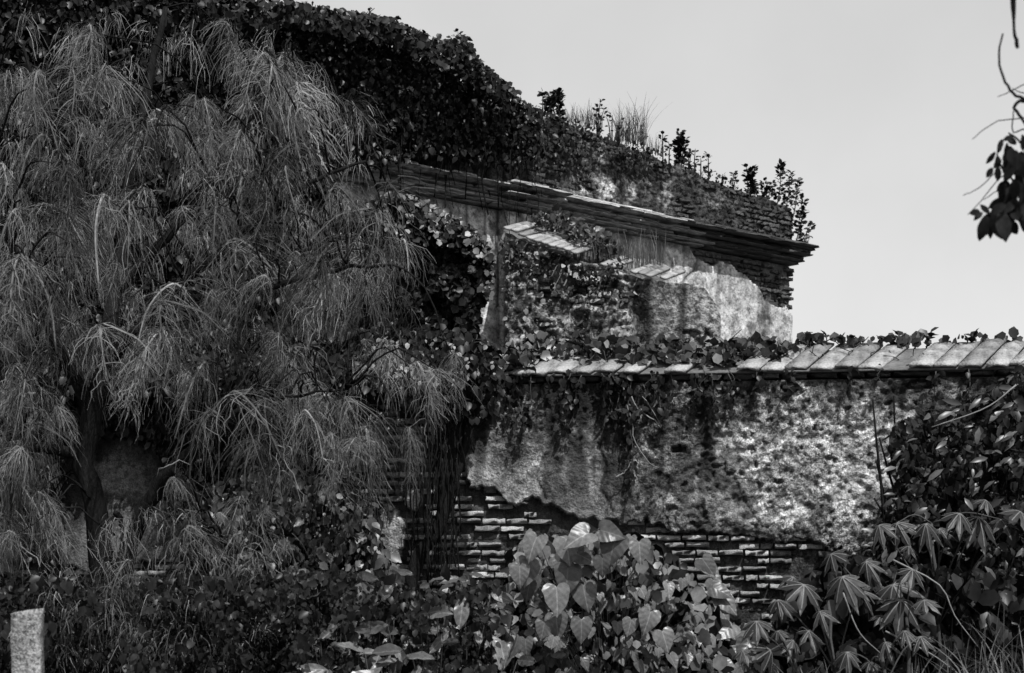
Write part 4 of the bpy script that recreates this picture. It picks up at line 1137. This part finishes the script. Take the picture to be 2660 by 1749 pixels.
# =================================================================== UNDERGROWTH
ug = empty('undergrowth', label='dark tangled undergrowth at the foot of the feathery tree', cat='undergrowth')
cloud('foliage', ug, M['ivy'], [(-60, 1480), (250, 1500), (600, 1490), (900, 1480), (1150, 1540), (1300, 1500), (1300, 1850), (-60, 1850)], 24000, (8.8, 10.6), (.03, .07), tpl_small(), clump=.3, seed=50, spread=.8)  # tree shade on the undergrowth put into the near-black leaf colour
cloud('speckled_foliage', ug, M['ivy_mid'], [(560, 1250), (700, 1230), (960, 1300), (1000, 1480), (950, 1560), (600, 1560), (520, 1400)], 2600, (11.3, 12.3), (.05, .10), tpl_small(), clump=.7, seed=52, spread=.8)
ug['kind'] = 'stuff'
for o in ug.children: pass
vb = empty('wall_foot_bush', label='loose small leaved bush climbing the foot of the brick wall', cat='bush')
cloud('foliage', vb, M['ivy_mid'], [(560, 1300), (760, 1210), (900, 1260), (1000, 1420), (1080, 1560), (1000, 1640), (560, 1600)], 2600, (10.9, 12.0), (.05, .11), tpl_small(), clump=.8, seed=54, spread=.8)
cloud('painted_lit_foliage', vb, M['pale'], [(600, 1330), (760, 1250), (900, 1290), (1000, 1420), (1040, 1500), (620, 1480)], 260, (10.8, 11.4), (.025, .06), tpl_small(), clump=.9, seed=56)  # pale leaf specks stand in for bright wall between the leaves
cloud('dark_foliage', vb, M['ivy'], [(500, 1280), (760, 1180), (960, 1290), (1000, 1420), (960, 1600), (500, 1600)], 5200, (11.6, 12.4), (.05, .11), tpl_small(), clump=.7, seed=55, spread=.8)
stems_mesh('stem', vb, M['bark'], (P(800, 0, 11.6)[0], 11.6, 0), [P(rnd.uniform(560, 1000), rnd.uniform(1200, 1450), rnd.uniform(11, 12.2)) for _ in range(26)], .012, 4, .1)

# leaf meshes used one by one
def heart_grid(fold, droop, seed):
    r = np.random.default_rng(seed)
    ox = [.0, .13, .30, .43, .49, .47, .40, .29, .16, .06, 0]; oy = [.0, -.13, -.16, -.06, .10, .28, .46, .64, .80, .92, 1]
    my = [0, .01, .03, .08, .18, .32, .48, .64, .80, .92, 1]
    V = []; F = []
    for i in range(11):
        for c in (-1, -.5, 0, .5, 1):
            x = c * ox[i] * (1 + r.normal(0, .03)); y = my[i] + (oy[i] - my[i]) * abs(c)
            q = (.030 if i % 2 else -.012) * (abs(c) == .5)
            V.append((x, y, fold * abs(x) + q - droop * max(y, 0) ** 2 - .5 * droop * abs(x) ** 2 + .03 * math.sin(y * 9 + c * 2 + seed) * (abs(c) == 1)))
    for i in range(10):
        for k in range(4):
            a = i * 5 + k; F.append((a, a + 1, a + 6)); F.append((a, a + 6, a + 5))
    return np.array(V), np.array(F)
hl = []
for s in range(8):
    V, F = heart_grid(rnd.uniform(-.1, .45), rnd.uniform(.05, .5), s)
    hl.append(mesh_np('leaf', V, F, M['heart'], True))
def big_leaf(px, py, Z, size, parent, o0, tipdir, nrm, meshes=None, aspect=1.0):
    """leaf whose base is at the sight line; tipdir and nrm in world axes"""
    y = Vector(tipdir).normalized(); z = Vector(nrm); x = y.cross(z).normalized(); z = x.cross(y)
    m = Matrix((x, y, z)).transposed().to_4x4()
    p = P(px, py, Z) - o0
    o = link('leaf', rnd.choice(meshes or hl), parent)
    o.matrix_basis = Matrix.Translation(Vector(p)) @ m @ Matrix.Diagonal((size * aspect, size, size, 1))
    return Vector(p)

# ---- heart-leaved vine mound
hv = empty('heart_leaved_vine', (P(1600, 0, 9.4)[0], 9.4, 0), label='mound of large heart shaped leaves before the brick wall', cat='vine')
H0 = np.array(hv.location)
bases = []
big = [(1470, 1400, 88, (.15, 0, -1)), (1395, 1395, 86, (-.5, 0, -1)), (1375, 1455, 88, (-.15, 0, -1)), (1475, 1475, 96, (-.05, 0, -1)), (1445, 1525, 96, (.1, 0, -1)), (1515, 1520, 88, (.15, 0, -1)), (1445, 1600, 80, (.05, 0, -1)), (1510, 1610, 76, (.05, 0, -1)), (1600, 1398, 96, (-.35, 0, -1)), (1660, 1408, 74, (.05, 0, -1)), (1565, 1450, 62, (-.1, 0, -1)), (1530, 1385, 92, (-.8, -.1, -.3)), (1560, 1378, 80, (.9, -.1, -.2)), (1350, 1470, 70, (0, 0, -1)), (1415, 1615, 60, (-.2, 0, -1)), (1405, 1640, 40, (0, 0, -1)), (1440, 1655, 40, (-.3, 0, -1)), (1380, 1500, 80, (-.3, 0, -1)), (1500, 1440, 70, (.8, -.1, -.3)), (1365, 1660, 56, (0, 0, -1)), (1690, 1590, 76, (-.3, 0, -1)), (1640, 1610, 56, (-.3, 0, -1)), (1720, 1640, 70, (.3, 0, -1))]
for x, y, s, td in big:
    Z = 8.9 + rnd.uniform(-.1, .1)
    bases.append(big_leaf(x, y, Z, s / FPX * Z * .82, hv, H0, (td[0], -.35 + td[1], td[2]), (rnd.uniform(-.35, .35), -1, rnd.uniform(.25, .8))))
hp = [(1340, 1420), (1380, 1385), (1470, 1385), (1560, 1370), (1680, 1400), (1750, 1450), (1800, 1500), (1850, 1580), (1880, 1680), (1880, 1800), (1330, 1800), (1300, 1600)]
for x, y in sample_poly(hp, 277, clump=.3, seed=60):
    dx = (x - 1620) / 330.; Z = 9.0 + .6 * dx * dx + rnd.uniform(-.05, .6); s = rnd.choice((24, 30, 36, 44)) * rnd.uniform(.85, 1.2) * (1.15 if x < 1500 else .85)
    b = big_leaf(x, y, Z, s / FPX * Z, hv, H0, (rnd.gauss(dx * .4, .5), -.4 + rnd.gauss(0, .3), -1 + rnd.gauss(0, .3)), (rnd.gauss(dx * .6, 1.0), -.7, rnd.gauss(.75, .9)), aspect=rnd.uniform(.7, 1.05))
    if rnd.random() < .4: bases.append(b)
mb = MB()
for b in bases:
    bb = np.array(b); a = bb * (.4, 1, .5) + (0, .5, 0); mb.add(*tube(smooth_path([a, (a + bb) / 2 + (rnd.uniform(-.05, .05), .1, .1), bb], 6), np.linspace(.004, .002, 6), 3))
tag(link('stems', mb.mesh('stems', M['twig']), hv), kind='stuff')
cloud('small_foliage', hv, M['heart'], hp, 620, (9.15, 9.9), (.045, .10), tpl_round(), clump=.4, seed=62, spread=1.0, tip=(0, -.3, -1), ts=.7, face=(.2, -.6, .8))
cloud('inner_foliage', hv, M['ivy'], hp, 2600, (9.8, 10.8), (.08, .15), tpl_round(), clump=.2, seed=61, spread=.8)  # near-black leaf colour imitates the shade inside the mound
bpy.context.view_layer.update()
for o in hv.children:
    if o.name.startswith(('inner_foliage', 'small_foliage')): o.location = tuple(-H0)

# ---- young heart-leaved creeper further along the wall foot
h2 = empty('wall_foot_creeper', (P(1950, 0, 10.8)[0], 10.8, 0), label='paler ragged leaved creeper at the wall foot between vine and lobed leaves', cat='creeper')
Q0 = np.array(h2.location)
for x, y in sample_poly([(1740, 1450), (1820, 1440), (1860, 1500), (1890, 1580), (1960, 1680), (1960, 1800), (1780, 1800)], 60, clump=.3, seed=64):
    Z = 10.2 + rnd.uniform(0, .6); s = rnd.uniform(40, 72)
    big_leaf(x, y, Z, s / FPX * Z, h2, Q0, (rnd.gauss(.3, .7), -.5, -.6 + rnd.gauss(0, .4)), (rnd.gauss(0, .5), -1, rnd.gauss(.7, .4)), aspect=rnd.uniform(.7, 1))
cloud('inner_foliage', h2, M['ivy'], [(1740, 1500), (1840, 1540), (1960, 1640), (1980, 1800), (1760, 1800)], 900, (10.9, 11.6), (.07, .13), tpl_small(), clump=.3, seed=65).shape
for o in h2.children:
    if o.name.startswith('inner_foliage'): o.location = tuple(-Q0)

# ---- broad leaves along the bottom
def leafy_plant(name, label, cat, poly, n, Zr, sz, mats, seed, face=.7, k=300):
    c = np.mean(np.array(poly), 0); e = empty(name, (float(P(c[0], 0, Zr[0])[0]), Zr[0], 0), label=label, cat=cat); o0 = np.array(e.location)
    bs = []
    for x, y in sample_poly(poly, n, clump=.5, seed=seed):
        Z = rnd.uniform(*Zr); s = rnd.uniform(*sz)
        bs.append(big_leaf(x, y, Z, s / FPX * Z, e, o0, (rnd.gauss(0, .9), -.6, rnd.gauss(-.35, .5)), (rnd.gauss(0, .5), -1 + rnd.gauss(0, .3), rnd.gauss(face, .5)), mats, aspect=rnd.uniform(.5, .9)))
    mb = MB()
    for b in bs[::2]:
        bb = np.array(b); a = np.array([bb[0] * .5, .3, 0]); mb.add(*tube(smooth_path([a, (a + bb) / 2 + rng.normal(0, .05, 3), bb], 6), np.linspace(.009, .003, 6), 3))
    link('stems', mb.mesh('stems', M['twig']), e)
    return e
def ov(t): return .30 * math.sin(math.pi * min(1, t * .97 + .03)) ** .8
ol = []
for s in range(5):
    V, F = grid_leaf(ov, fold=rnd.uniform(.1, .4), droop=rnd.uniform(.1, .5), wav=.03, seed=20 + s)
    ol.append(mesh_np('leaf', V, F, M['heart'], True))
ol_d = []
for s in range(5):
    V, F = grid_leaf(ov, fold=rnd.uniform(.1, .3), droop=rnd.uniform(.1, .4), wav=.03, seed=40 + s)
    ol_d.append(mesh_np('leaf', V, F, M['ivy_mid'], True))
leafy_plant('broad_leaved_plant', 'low plant with broad bright leaves along the ground below the brick wall', 'plant', [(1000, 1620), (1120, 1560), (1330, 1520), (1360, 1800), (1000, 1800)], 100, (8.6, 9.8), (45, 90), ol, 71)
leafy_plant('taro_plant', 'small cluster of pale veined leaves lit in the dark undergrowth', 'plant', [(850, 1690), (960, 1690), (1060, 1700), (1060, 1800), (850, 1800)], 24, (8.2, 8.8), (60, 100), ol, 72, face=1.2)
leafy_plant('shade_plant', 'dim broad leaved plant half hidden in the dark undergrowth', 'plant', [(760, 1500), (1020, 1480), (1050, 1720), (760, 1740)], 70, (8.9, 9.6), (40, 75), ol_d, 73, face=.3)
leafy_plant('brick_foot_plant', 'tangled plant with narrow curling leaves against the lowest bricks', 'plant', [(1080, 1520), (1200, 1490), (1340, 1500), (1350, 1640), (1080, 1640)], 75, (10.0, 11.2), (34, 66), ol_d, 74, face=.9)

# ---- plants with lobed, umbrella-like leaves
def palm_mesh(seed, lobes=7, seg=6):
    r = np.random.default_rng(seed); V = []; F = []
    for k in range(lobes):
        a = (k / (lobes - 1) - .5) * R(250) + r.normal(0, .07); ln_ = (1 - .38 * abs(k - (lobes - 1) / 2) / ((lobes - 1) / 2)) * r.uniform(.9, 1.05)
        d = np.array([math.sin(a), math.cos(a), 0]); sd = np.array([math.cos(a), -math.sin(a), 0]); b0 = len(V)
        for i in range(seg):
            t = i / (seg - 1); w = .125 * math.sin(math.pi * min(1, .08 + t * .92)) ** .8 * (1 + (.28 if i % 2 else -.1)) * (0 if i == seg - 1 else 1) + .012 * (i == 0)
            c = d * t * ln_ + np.array([0, 0, -.85 * (t * ln_) ** 1.5 + .02])
            V += [c - sd * w + (0, 0, -w * .75), c + (0, 0, .0), c + sd * w + (0, 0, -w * .75)]
        for i in range(seg - 1):
            q = b0 + i * 3; F += [(q, q + 1, q + 4), (q, q + 4, q + 3), (q + 1, q + 2, q + 5), (q + 1, q + 5, q + 4)]
    nm = len(F)
    for k in range(lobes):
        b0 = k * seg * 3
        for i in range(seg - 2):
            c0 = np.array(V[b0 + i * 3 + 1]); c1 = np.array(V[b0 + i * 3 + 4]); d = c1 - c0; sd = np.cross(d, (0, 0, 1)); sd = sd / (np.linalg.norm(sd) + 1e-9) * .016
            q = len(V); V += [c0 - sd * 1.2 + (0, 0, .004), c0 + (0, 0, .018), c0 + sd * 1.2 + (0, 0, .004), c1 - sd + (0, 0, .004), c1 + (0, 0, .016), c1 + sd + (0, 0, .004)]
            F += [(q, q + 1, q + 4), (q, q + 4, q + 3), (q + 1, q + 2, q + 5), (q + 1, q + 5, q + 4)]
    me = mesh_np('leaf', V, F, M['palm'], False)
    me.materials.append(M['rib'])
    me.polygons.foreach_set('material_index', (np.arange(len(me.polygons)) >= nm).astype(np.int32))
    return me
pl = [palm_mesh(i, rnd.choice((5, 7, 7, 9))) for i in range(5)]
# midrib: paler raised line along each lobe
def midrib(seed):
    pass
def cassava(label, base, Z, leaves):
    e = empty('lobed_leaf_plant', (float(P(base, 0, Z)[0]), Z, 0), label=label, cat='plant', group='plants with lobed umbrella leaves'); o0 = np.array(e.location)
    mb = MB(); tops = []
    stem_top = P(base, min(l[1] for l in leaves) + 60, Z + .15) - o0
    sp_ = smooth_path([(0, 0, 0), stem_top * .5 + (.05, 0, 0), stem_top], 10, .008)
    mb.add(*tube(sp_, np.linspace(.018, .010, 10), 6))
    for x, y, s in leaves:
        zz = Z + rnd.uniform(-.35, .25)
        b = P(x, y, zz) - o0
        o = link('leaf', rnd.choice(pl), e)
        sz = s / FPX * zz * .56 * rnd.uniform(.7, 1.1)
        td = Vector((rnd.gauss(0, .25), -1, rnd.uniform(-.75, -.2))); up = Vector((rnd.gauss(0, .2), -.35, 1))
        yv = td.normalized(); xv = yv.cross(up).normalized(); zv = xv.cross(yv)
        o.matrix_basis = Matrix.Translation(Vector(b)) @ Matrix((xv, yv, zv)).transposed().to_4x4() @ Matrix.Rotation(rnd.gauss(0, .3), 4, 'Y') @ Matrix.Diagonal((sz * rnd.uniform(.75, 1.15), sz, sz * rnd.uniform(.6, 1.3), 1))
        st = sp_[rnd.randint(5, 9)]
        mb.add(*tube(smooth_path([st, (st + b) / 2 + (0, 0, .06), b], 7), np.linspace(.006, .004, 7), 4))
    link('stem', mb.mesh('stem', M['twig']), e)
cassava('tall lobed leaf plant whose umbrella leaves hang level in a row above the thicket', 2420, 9.6, [(2285, 1365, 120), (2330, 1360, 150), (2405, 1362, 150), (2492, 1335, 170), (2540, 1345, 160), (2600, 1350, 150), (2440, 1375, 110), (2650, 1330, 160), (2560, 1300, 110), (2360, 1420, 110)])
cassava('lobed leaf plant with two wide umbrella leaves next to the paler creeper', 2150, 9.0, [(2088, 1520, 190), (2188, 1500, 170), (2235, 1535, 160), (2020, 1560, 150), (2130, 1590, 110), (2060, 1500, 90)])
cassava('lobed leaf plant with leaves turned edge on in the thicket middle', 2340, 9.3, [(2320, 1520, 150), (2370, 1480, 140), (2340, 1560, 150), (2290, 1600, 100), (2400, 1560, 120), (2250, 1460, 120), (2160, 1440, 110)])
cassava('short lobed leaf plant at the very front of the thicket', 2060, 8.4, [(1965, 1615, 120), (2000, 1690, 130), (2060, 1665, 110), (2100, 1640, 110), (1960, 1640, 90), (1930, 1690, 90), (2020, 1640, 90)])
cassava('small lobed leaf plant, pale and low, before the grass', 2290, 8.6, [(2200, 1695, 130), (2350, 1640, 120), (2300, 1670, 110), (2260, 1720, 110), (2390, 1655, 90)])

th = empty('thicket_bush', label='dark dense thicket bush covering the far end of the garden wall', cat='bush')
tp_ = [(2310, 1130), (2330, 1090), (2400, 1080), (2480, 1050), (2560, 1020), (2640, 960), (2700, 900), (2700, 1850), (2200, 1850), (2200, 1480), (2280, 1400), (2330, 1250)]
cloud('foliage', th, M['ivy'], tp_, 15000, (10.6, 11.9), (.04, .10), tpl_small(), clump=.35, seed=80, spread=.8)
cloud('painted_lit_foliage', th, M['ivy_mid'], tp_, 420, (10.0, 10.7), (.06, .13), tpl_long(), clump=.8, seed=81, spread=.5, tip=(-.8, -.3, -.5), ts=.5)  # sparse lights in the thicket painted with a paler leaf material
cloud('low_foliage', th, M['ivy'], [(2010, 1600), (2100, 1480), (2200, 1440), (2700, 1500), (2700, 1850), (1900, 1850)], 6000, (9.6, 10.6), (.08, .15), tpl_small(), clump=.25, seed=82, spread=.8)
stems_mesh('stem', th, M['bark'], (P(2500, 0, 11)[0], 11, 0), [P(rnd.uniform(2250, 2690), rnd.uniform(1000, 1500), rnd.uniform(10.5, 11.8)) for _ in range(26)], .02, 4, .12)
mb = MB()
for a in ([(2320, 1455), (2440, 1520), (2480, 1600), (2540, 1680)], [(2300, 1640), (2420, 1700), (2500, 1760)], [(2190, 1540), (2230, 1640), (2290, 1700)], [(2640, 1000), (2560, 1060), (2420, 1110)]):
    mb.add(*tube(smooth_path([P(x, y, 9.2) for x, y in a], 10), np.linspace(.006, .003, 10), 5))
tag(link('long_stems', mb.mesh('long_stems', M['drytwig']), th), kind='stuff')

gr = empty('tall_grass', label='bright grass blades at the lower corner beyond the lobed leaf plants', cat='grass')
for (x, y, Z, n, h) in ((2600, 1800, 8.4, 60, .5), (2500, 1830, 8.2, 40, .35), (2560, 1820, 9.0, 30, .7), (2450, 1800, 8.8, 40, .3), (2130, 1800, 8.2, 30, .2)):
    V, F = blades(n, h, .5, .014, 1.8, 8); V += P(x, y, Z)
    tag(link('blades', mesh_np('blades', V, F, M['grass']), gr), kind='stuff')
gr['kind'] = 'stuff'

# =================================================================== CONCRETE POST
zp = 6.2
a = P(28, 1580, zp); b = P(112, 1580, zp)
ht = float(a[2]); xl, xr = float(a[0]), float(P(105, 1580, zp)[0])
po = empty('concrete_post', ((xl + xr) / 2, zp + .025, 0), label='flat speckled concrete post standing in the dark corner by the feathery tree', cat='post')
hw = (xr - xl) / 2
V = []; F = []; nz = 40
ring = [(-hw, -.025), (-hw * .33, -.026), (hw * .33, -.0255), (hw * .95, -.025), (hw, -.021), (hw, .025), (-hw, .025)]; nr_ = len(ring)
for i in range(nz):
    z = ht * i / (nz - 1)
    for k, (x, y) in enumerate(ring):
        ch = .0035 if k in (0, 3, 4) else .0012
        V.append((x + rng.normal(0, ch * .6), y + rng.normal(0, .0012), z + (-.012 + .010 * (x / hw) + rng.normal(0, .003) if i == nz - 1 else 0)))
F = [(i * nr_ + k, i * nr_ + (k + 1) % nr_, (i + 1) * nr_ + (k + 1) % nr_, (i + 1) * nr_ + k) for i in range(nz - 1) for k in range(nr_)]
q = (nz - 1) * nr_; F += [(q, q + k, q + k + 1, q + k + 1) for k in range(1, nr_ - 1)]
mb = MB(); mb.add(V, F)
link('shaft', mb.mesh('shaft', M['post']), po)

# =================================================================== OVERHANGING BRANCH, upper corner
ob = empty('overhanging_branch', (float(P(2700, 0, 5)[0]), 5, 0), label='dark leafy branch tip hanging into the sky near the upper corner', cat='branch')
O0 = np.array(ob.location)
def seg(pts, r, mt, name, Z=5.0, n=14, r1=None):
    mb = MB(); rr = np.linspace(r, r1 or r * .7, n) if n < 40 else np.interp(np.linspace(0, 1, n), [0, .28, 1], [r, .007, r1])
    mb.add(*tube(smooth_path([P(x, y, Z) for x, y in pts], n, .001) - O0, rr, 6)); link(name, mb.mesh(name, mt, True), ob)
seg([(5200, -2600), (4300, -1900), (3500, -1000), (3000, -300), (2760, 100), (2700, 200), (2668, 260), (2648, 262), (2634, 280), (2645, 295), (2655, 310), (2672, 340), (2690, 420), (2680, 500), (2640, 540), (2580, 560)], .035, M['bark'], 'stem', n=48, r1=.003)
seg([(2700, 420), (2640, 360), (2620, 345)], .004, M['bark'], 'twig')
seg([(2640, 480), (2600, 430), (2590, 400)], .004, M['bark'], 'twig')
seg([(2720, 330), (2660, 336), (2631, 342), (2632, 290)], .003, M['bark'], 'twig')
seg([(2700, 560), (2640, 540), (2600, 545), (2560, 560)], .005, M['bark'], 'twig')
for pts in ([(2700, 300), (2650, 308), (2600, 312), (2560, 335), (2526, 362)], [(2620, 420), (2580, 455), (2540, 490), (2502, 508)], [(2640, 430), (2590, 470), (2550, 520), (2514, 558)], [(2660, 460), (2600, 490), (2555, 520)], [(2690, 205), (2640, 230), (2592, 252)], [(2680, 245), (2650, 240), (2630, 230)]):
    seg(pts, .0022, M['bark'], 'fine_twig', r1=.0014)
sl = []
for s in range(4):
    V, F = grid_leaf(lambda t: .27 * math.sin(math.pi * min(1, t * .94 + .05)) ** .8, .15, .15, wav=.02, seed=60 + s)
    sl.append(mesh_np('leaf', V, F, M['sil'], True))
for x, y, s, tx, tz in [(2604, 362, 30, -.4, -1), (2606, 365, 24, .5, .2), (2600, 372, 26, -.3, -1), (2615, 372, 30, .1, -1), (2615, 365, 20, .6, 0), (2585, 395, 34, -.6, -.9), (2590, 405, 30, .2, -1), (2612, 395, 32, .1, -1), (2618, 420, 36, .2, -1), (2600, 415, 26, -.5, -.6), (2590, 432, 36, .2, -1), (2578, 436, 26, -.5, -.9), (2610, 432, 30, .6, -.8), (2640, 405, 70, .1, -1), (2650, 395, 64, .5, -.9), (2632, 400, 50, -.3, -1), (2655, 420, 60, .2, -1), (2665, 380, 60, .1, -1), (2618, 470, 34, -.7, -.7), (2612, 478, 30, .0, -1), (2636, 465, 50, .1, -1), (2645, 470, 56, .3, -1), (2655, 500, 70, .1, -1), (2620, 520, 50, -.9, -.3), (2630, 525, 40, .6, -.8), (2600, 548, 78, .05, -1), (2588, 545, 70, .2, -1), (2612, 545, 70, -.05, -1), (2560, 560, 60, -.1, -1), (2566, 565, 50, .2, -1), (2552, 552, 30, -.7, -.6), (2546, 550, 28, -.8, -.2), (2625, 555, 30, .8, -.5), (2620, 572, 40, .6, -.9), (2660, 540, 60, .2, -1), (2570, 555, 30, -.4, .4), (2655, 350, 40, .3, -1), (2662, 340, 34, .3, .3), (2640, 375, 30, -.6, .4), (2585, 548, 60, -.4, -1), (2640, 520, 46, -.6, -.6), (2612, 530, 40, -.8, -.5)] + [(rnd.uniform(2612, 2680), rnd.uniform(375, 540), rnd.uniform(30, 60), rnd.gauss(0, .6), -1) for _ in range(26)]:
    Z = 5 + rnd.uniform(-.12, .12)
    o = big_leaf(x, y, Z, s / FPX * Z * 1.1, ob, O0, (tx, rnd.uniform(-.4, .4), tz), (rnd.uniform(-.6, .6), -1, rnd.uniform(-.5, .5)), sl, aspect=rnd.uniform(.8, 1.15))
tv = empty('hanging_liana', (float(P(2640, 0, 4.6)[0]), 4.6, 0), label='bare dark liana end dangling from above at the upper edge', cat='liana')
T1 = np.array(tv.location)
mb = MB(); q = smooth_path([P(x, y, 4.6) for x, y in ((2900, -1500), (2680, -700), (2630, -120), (2632, 0), (2633, 45), (2636, 90), (2641, 112), (2644, 126))], 16, .001); mb.add(*tube(q - T1, np.interp(np.linspace(0, 1, 16), [0, .5, .62, .9, 1], [.014, .008, .004, .007, .004]), 6)); link('stem', mb.mesh('stem', M['bark'], True), tv)
tc_ = empty('curved_liana', (float(P(2610, 0, 4.7)[0]), 4.7, 0), label='thin hook shaped liana curving against the sky', cat='liana')
T2 = np.array(tc_.location)
mb = MB(); q = smooth_path([P(x, y, 4.7) for x, y in ((2605, 88), (2596, 130), (2597, 165), (2606, 200), (2620, 228), (2636, 247), (2650, 252), (2720, 252), (2860, 60), (3050, -350))], 22, .001); mb.add(*tube(q - T2, np.linspace(.003, .006, 22), 6)); link('stem', mb.mesh('stem', M['bark'], True), tc_)
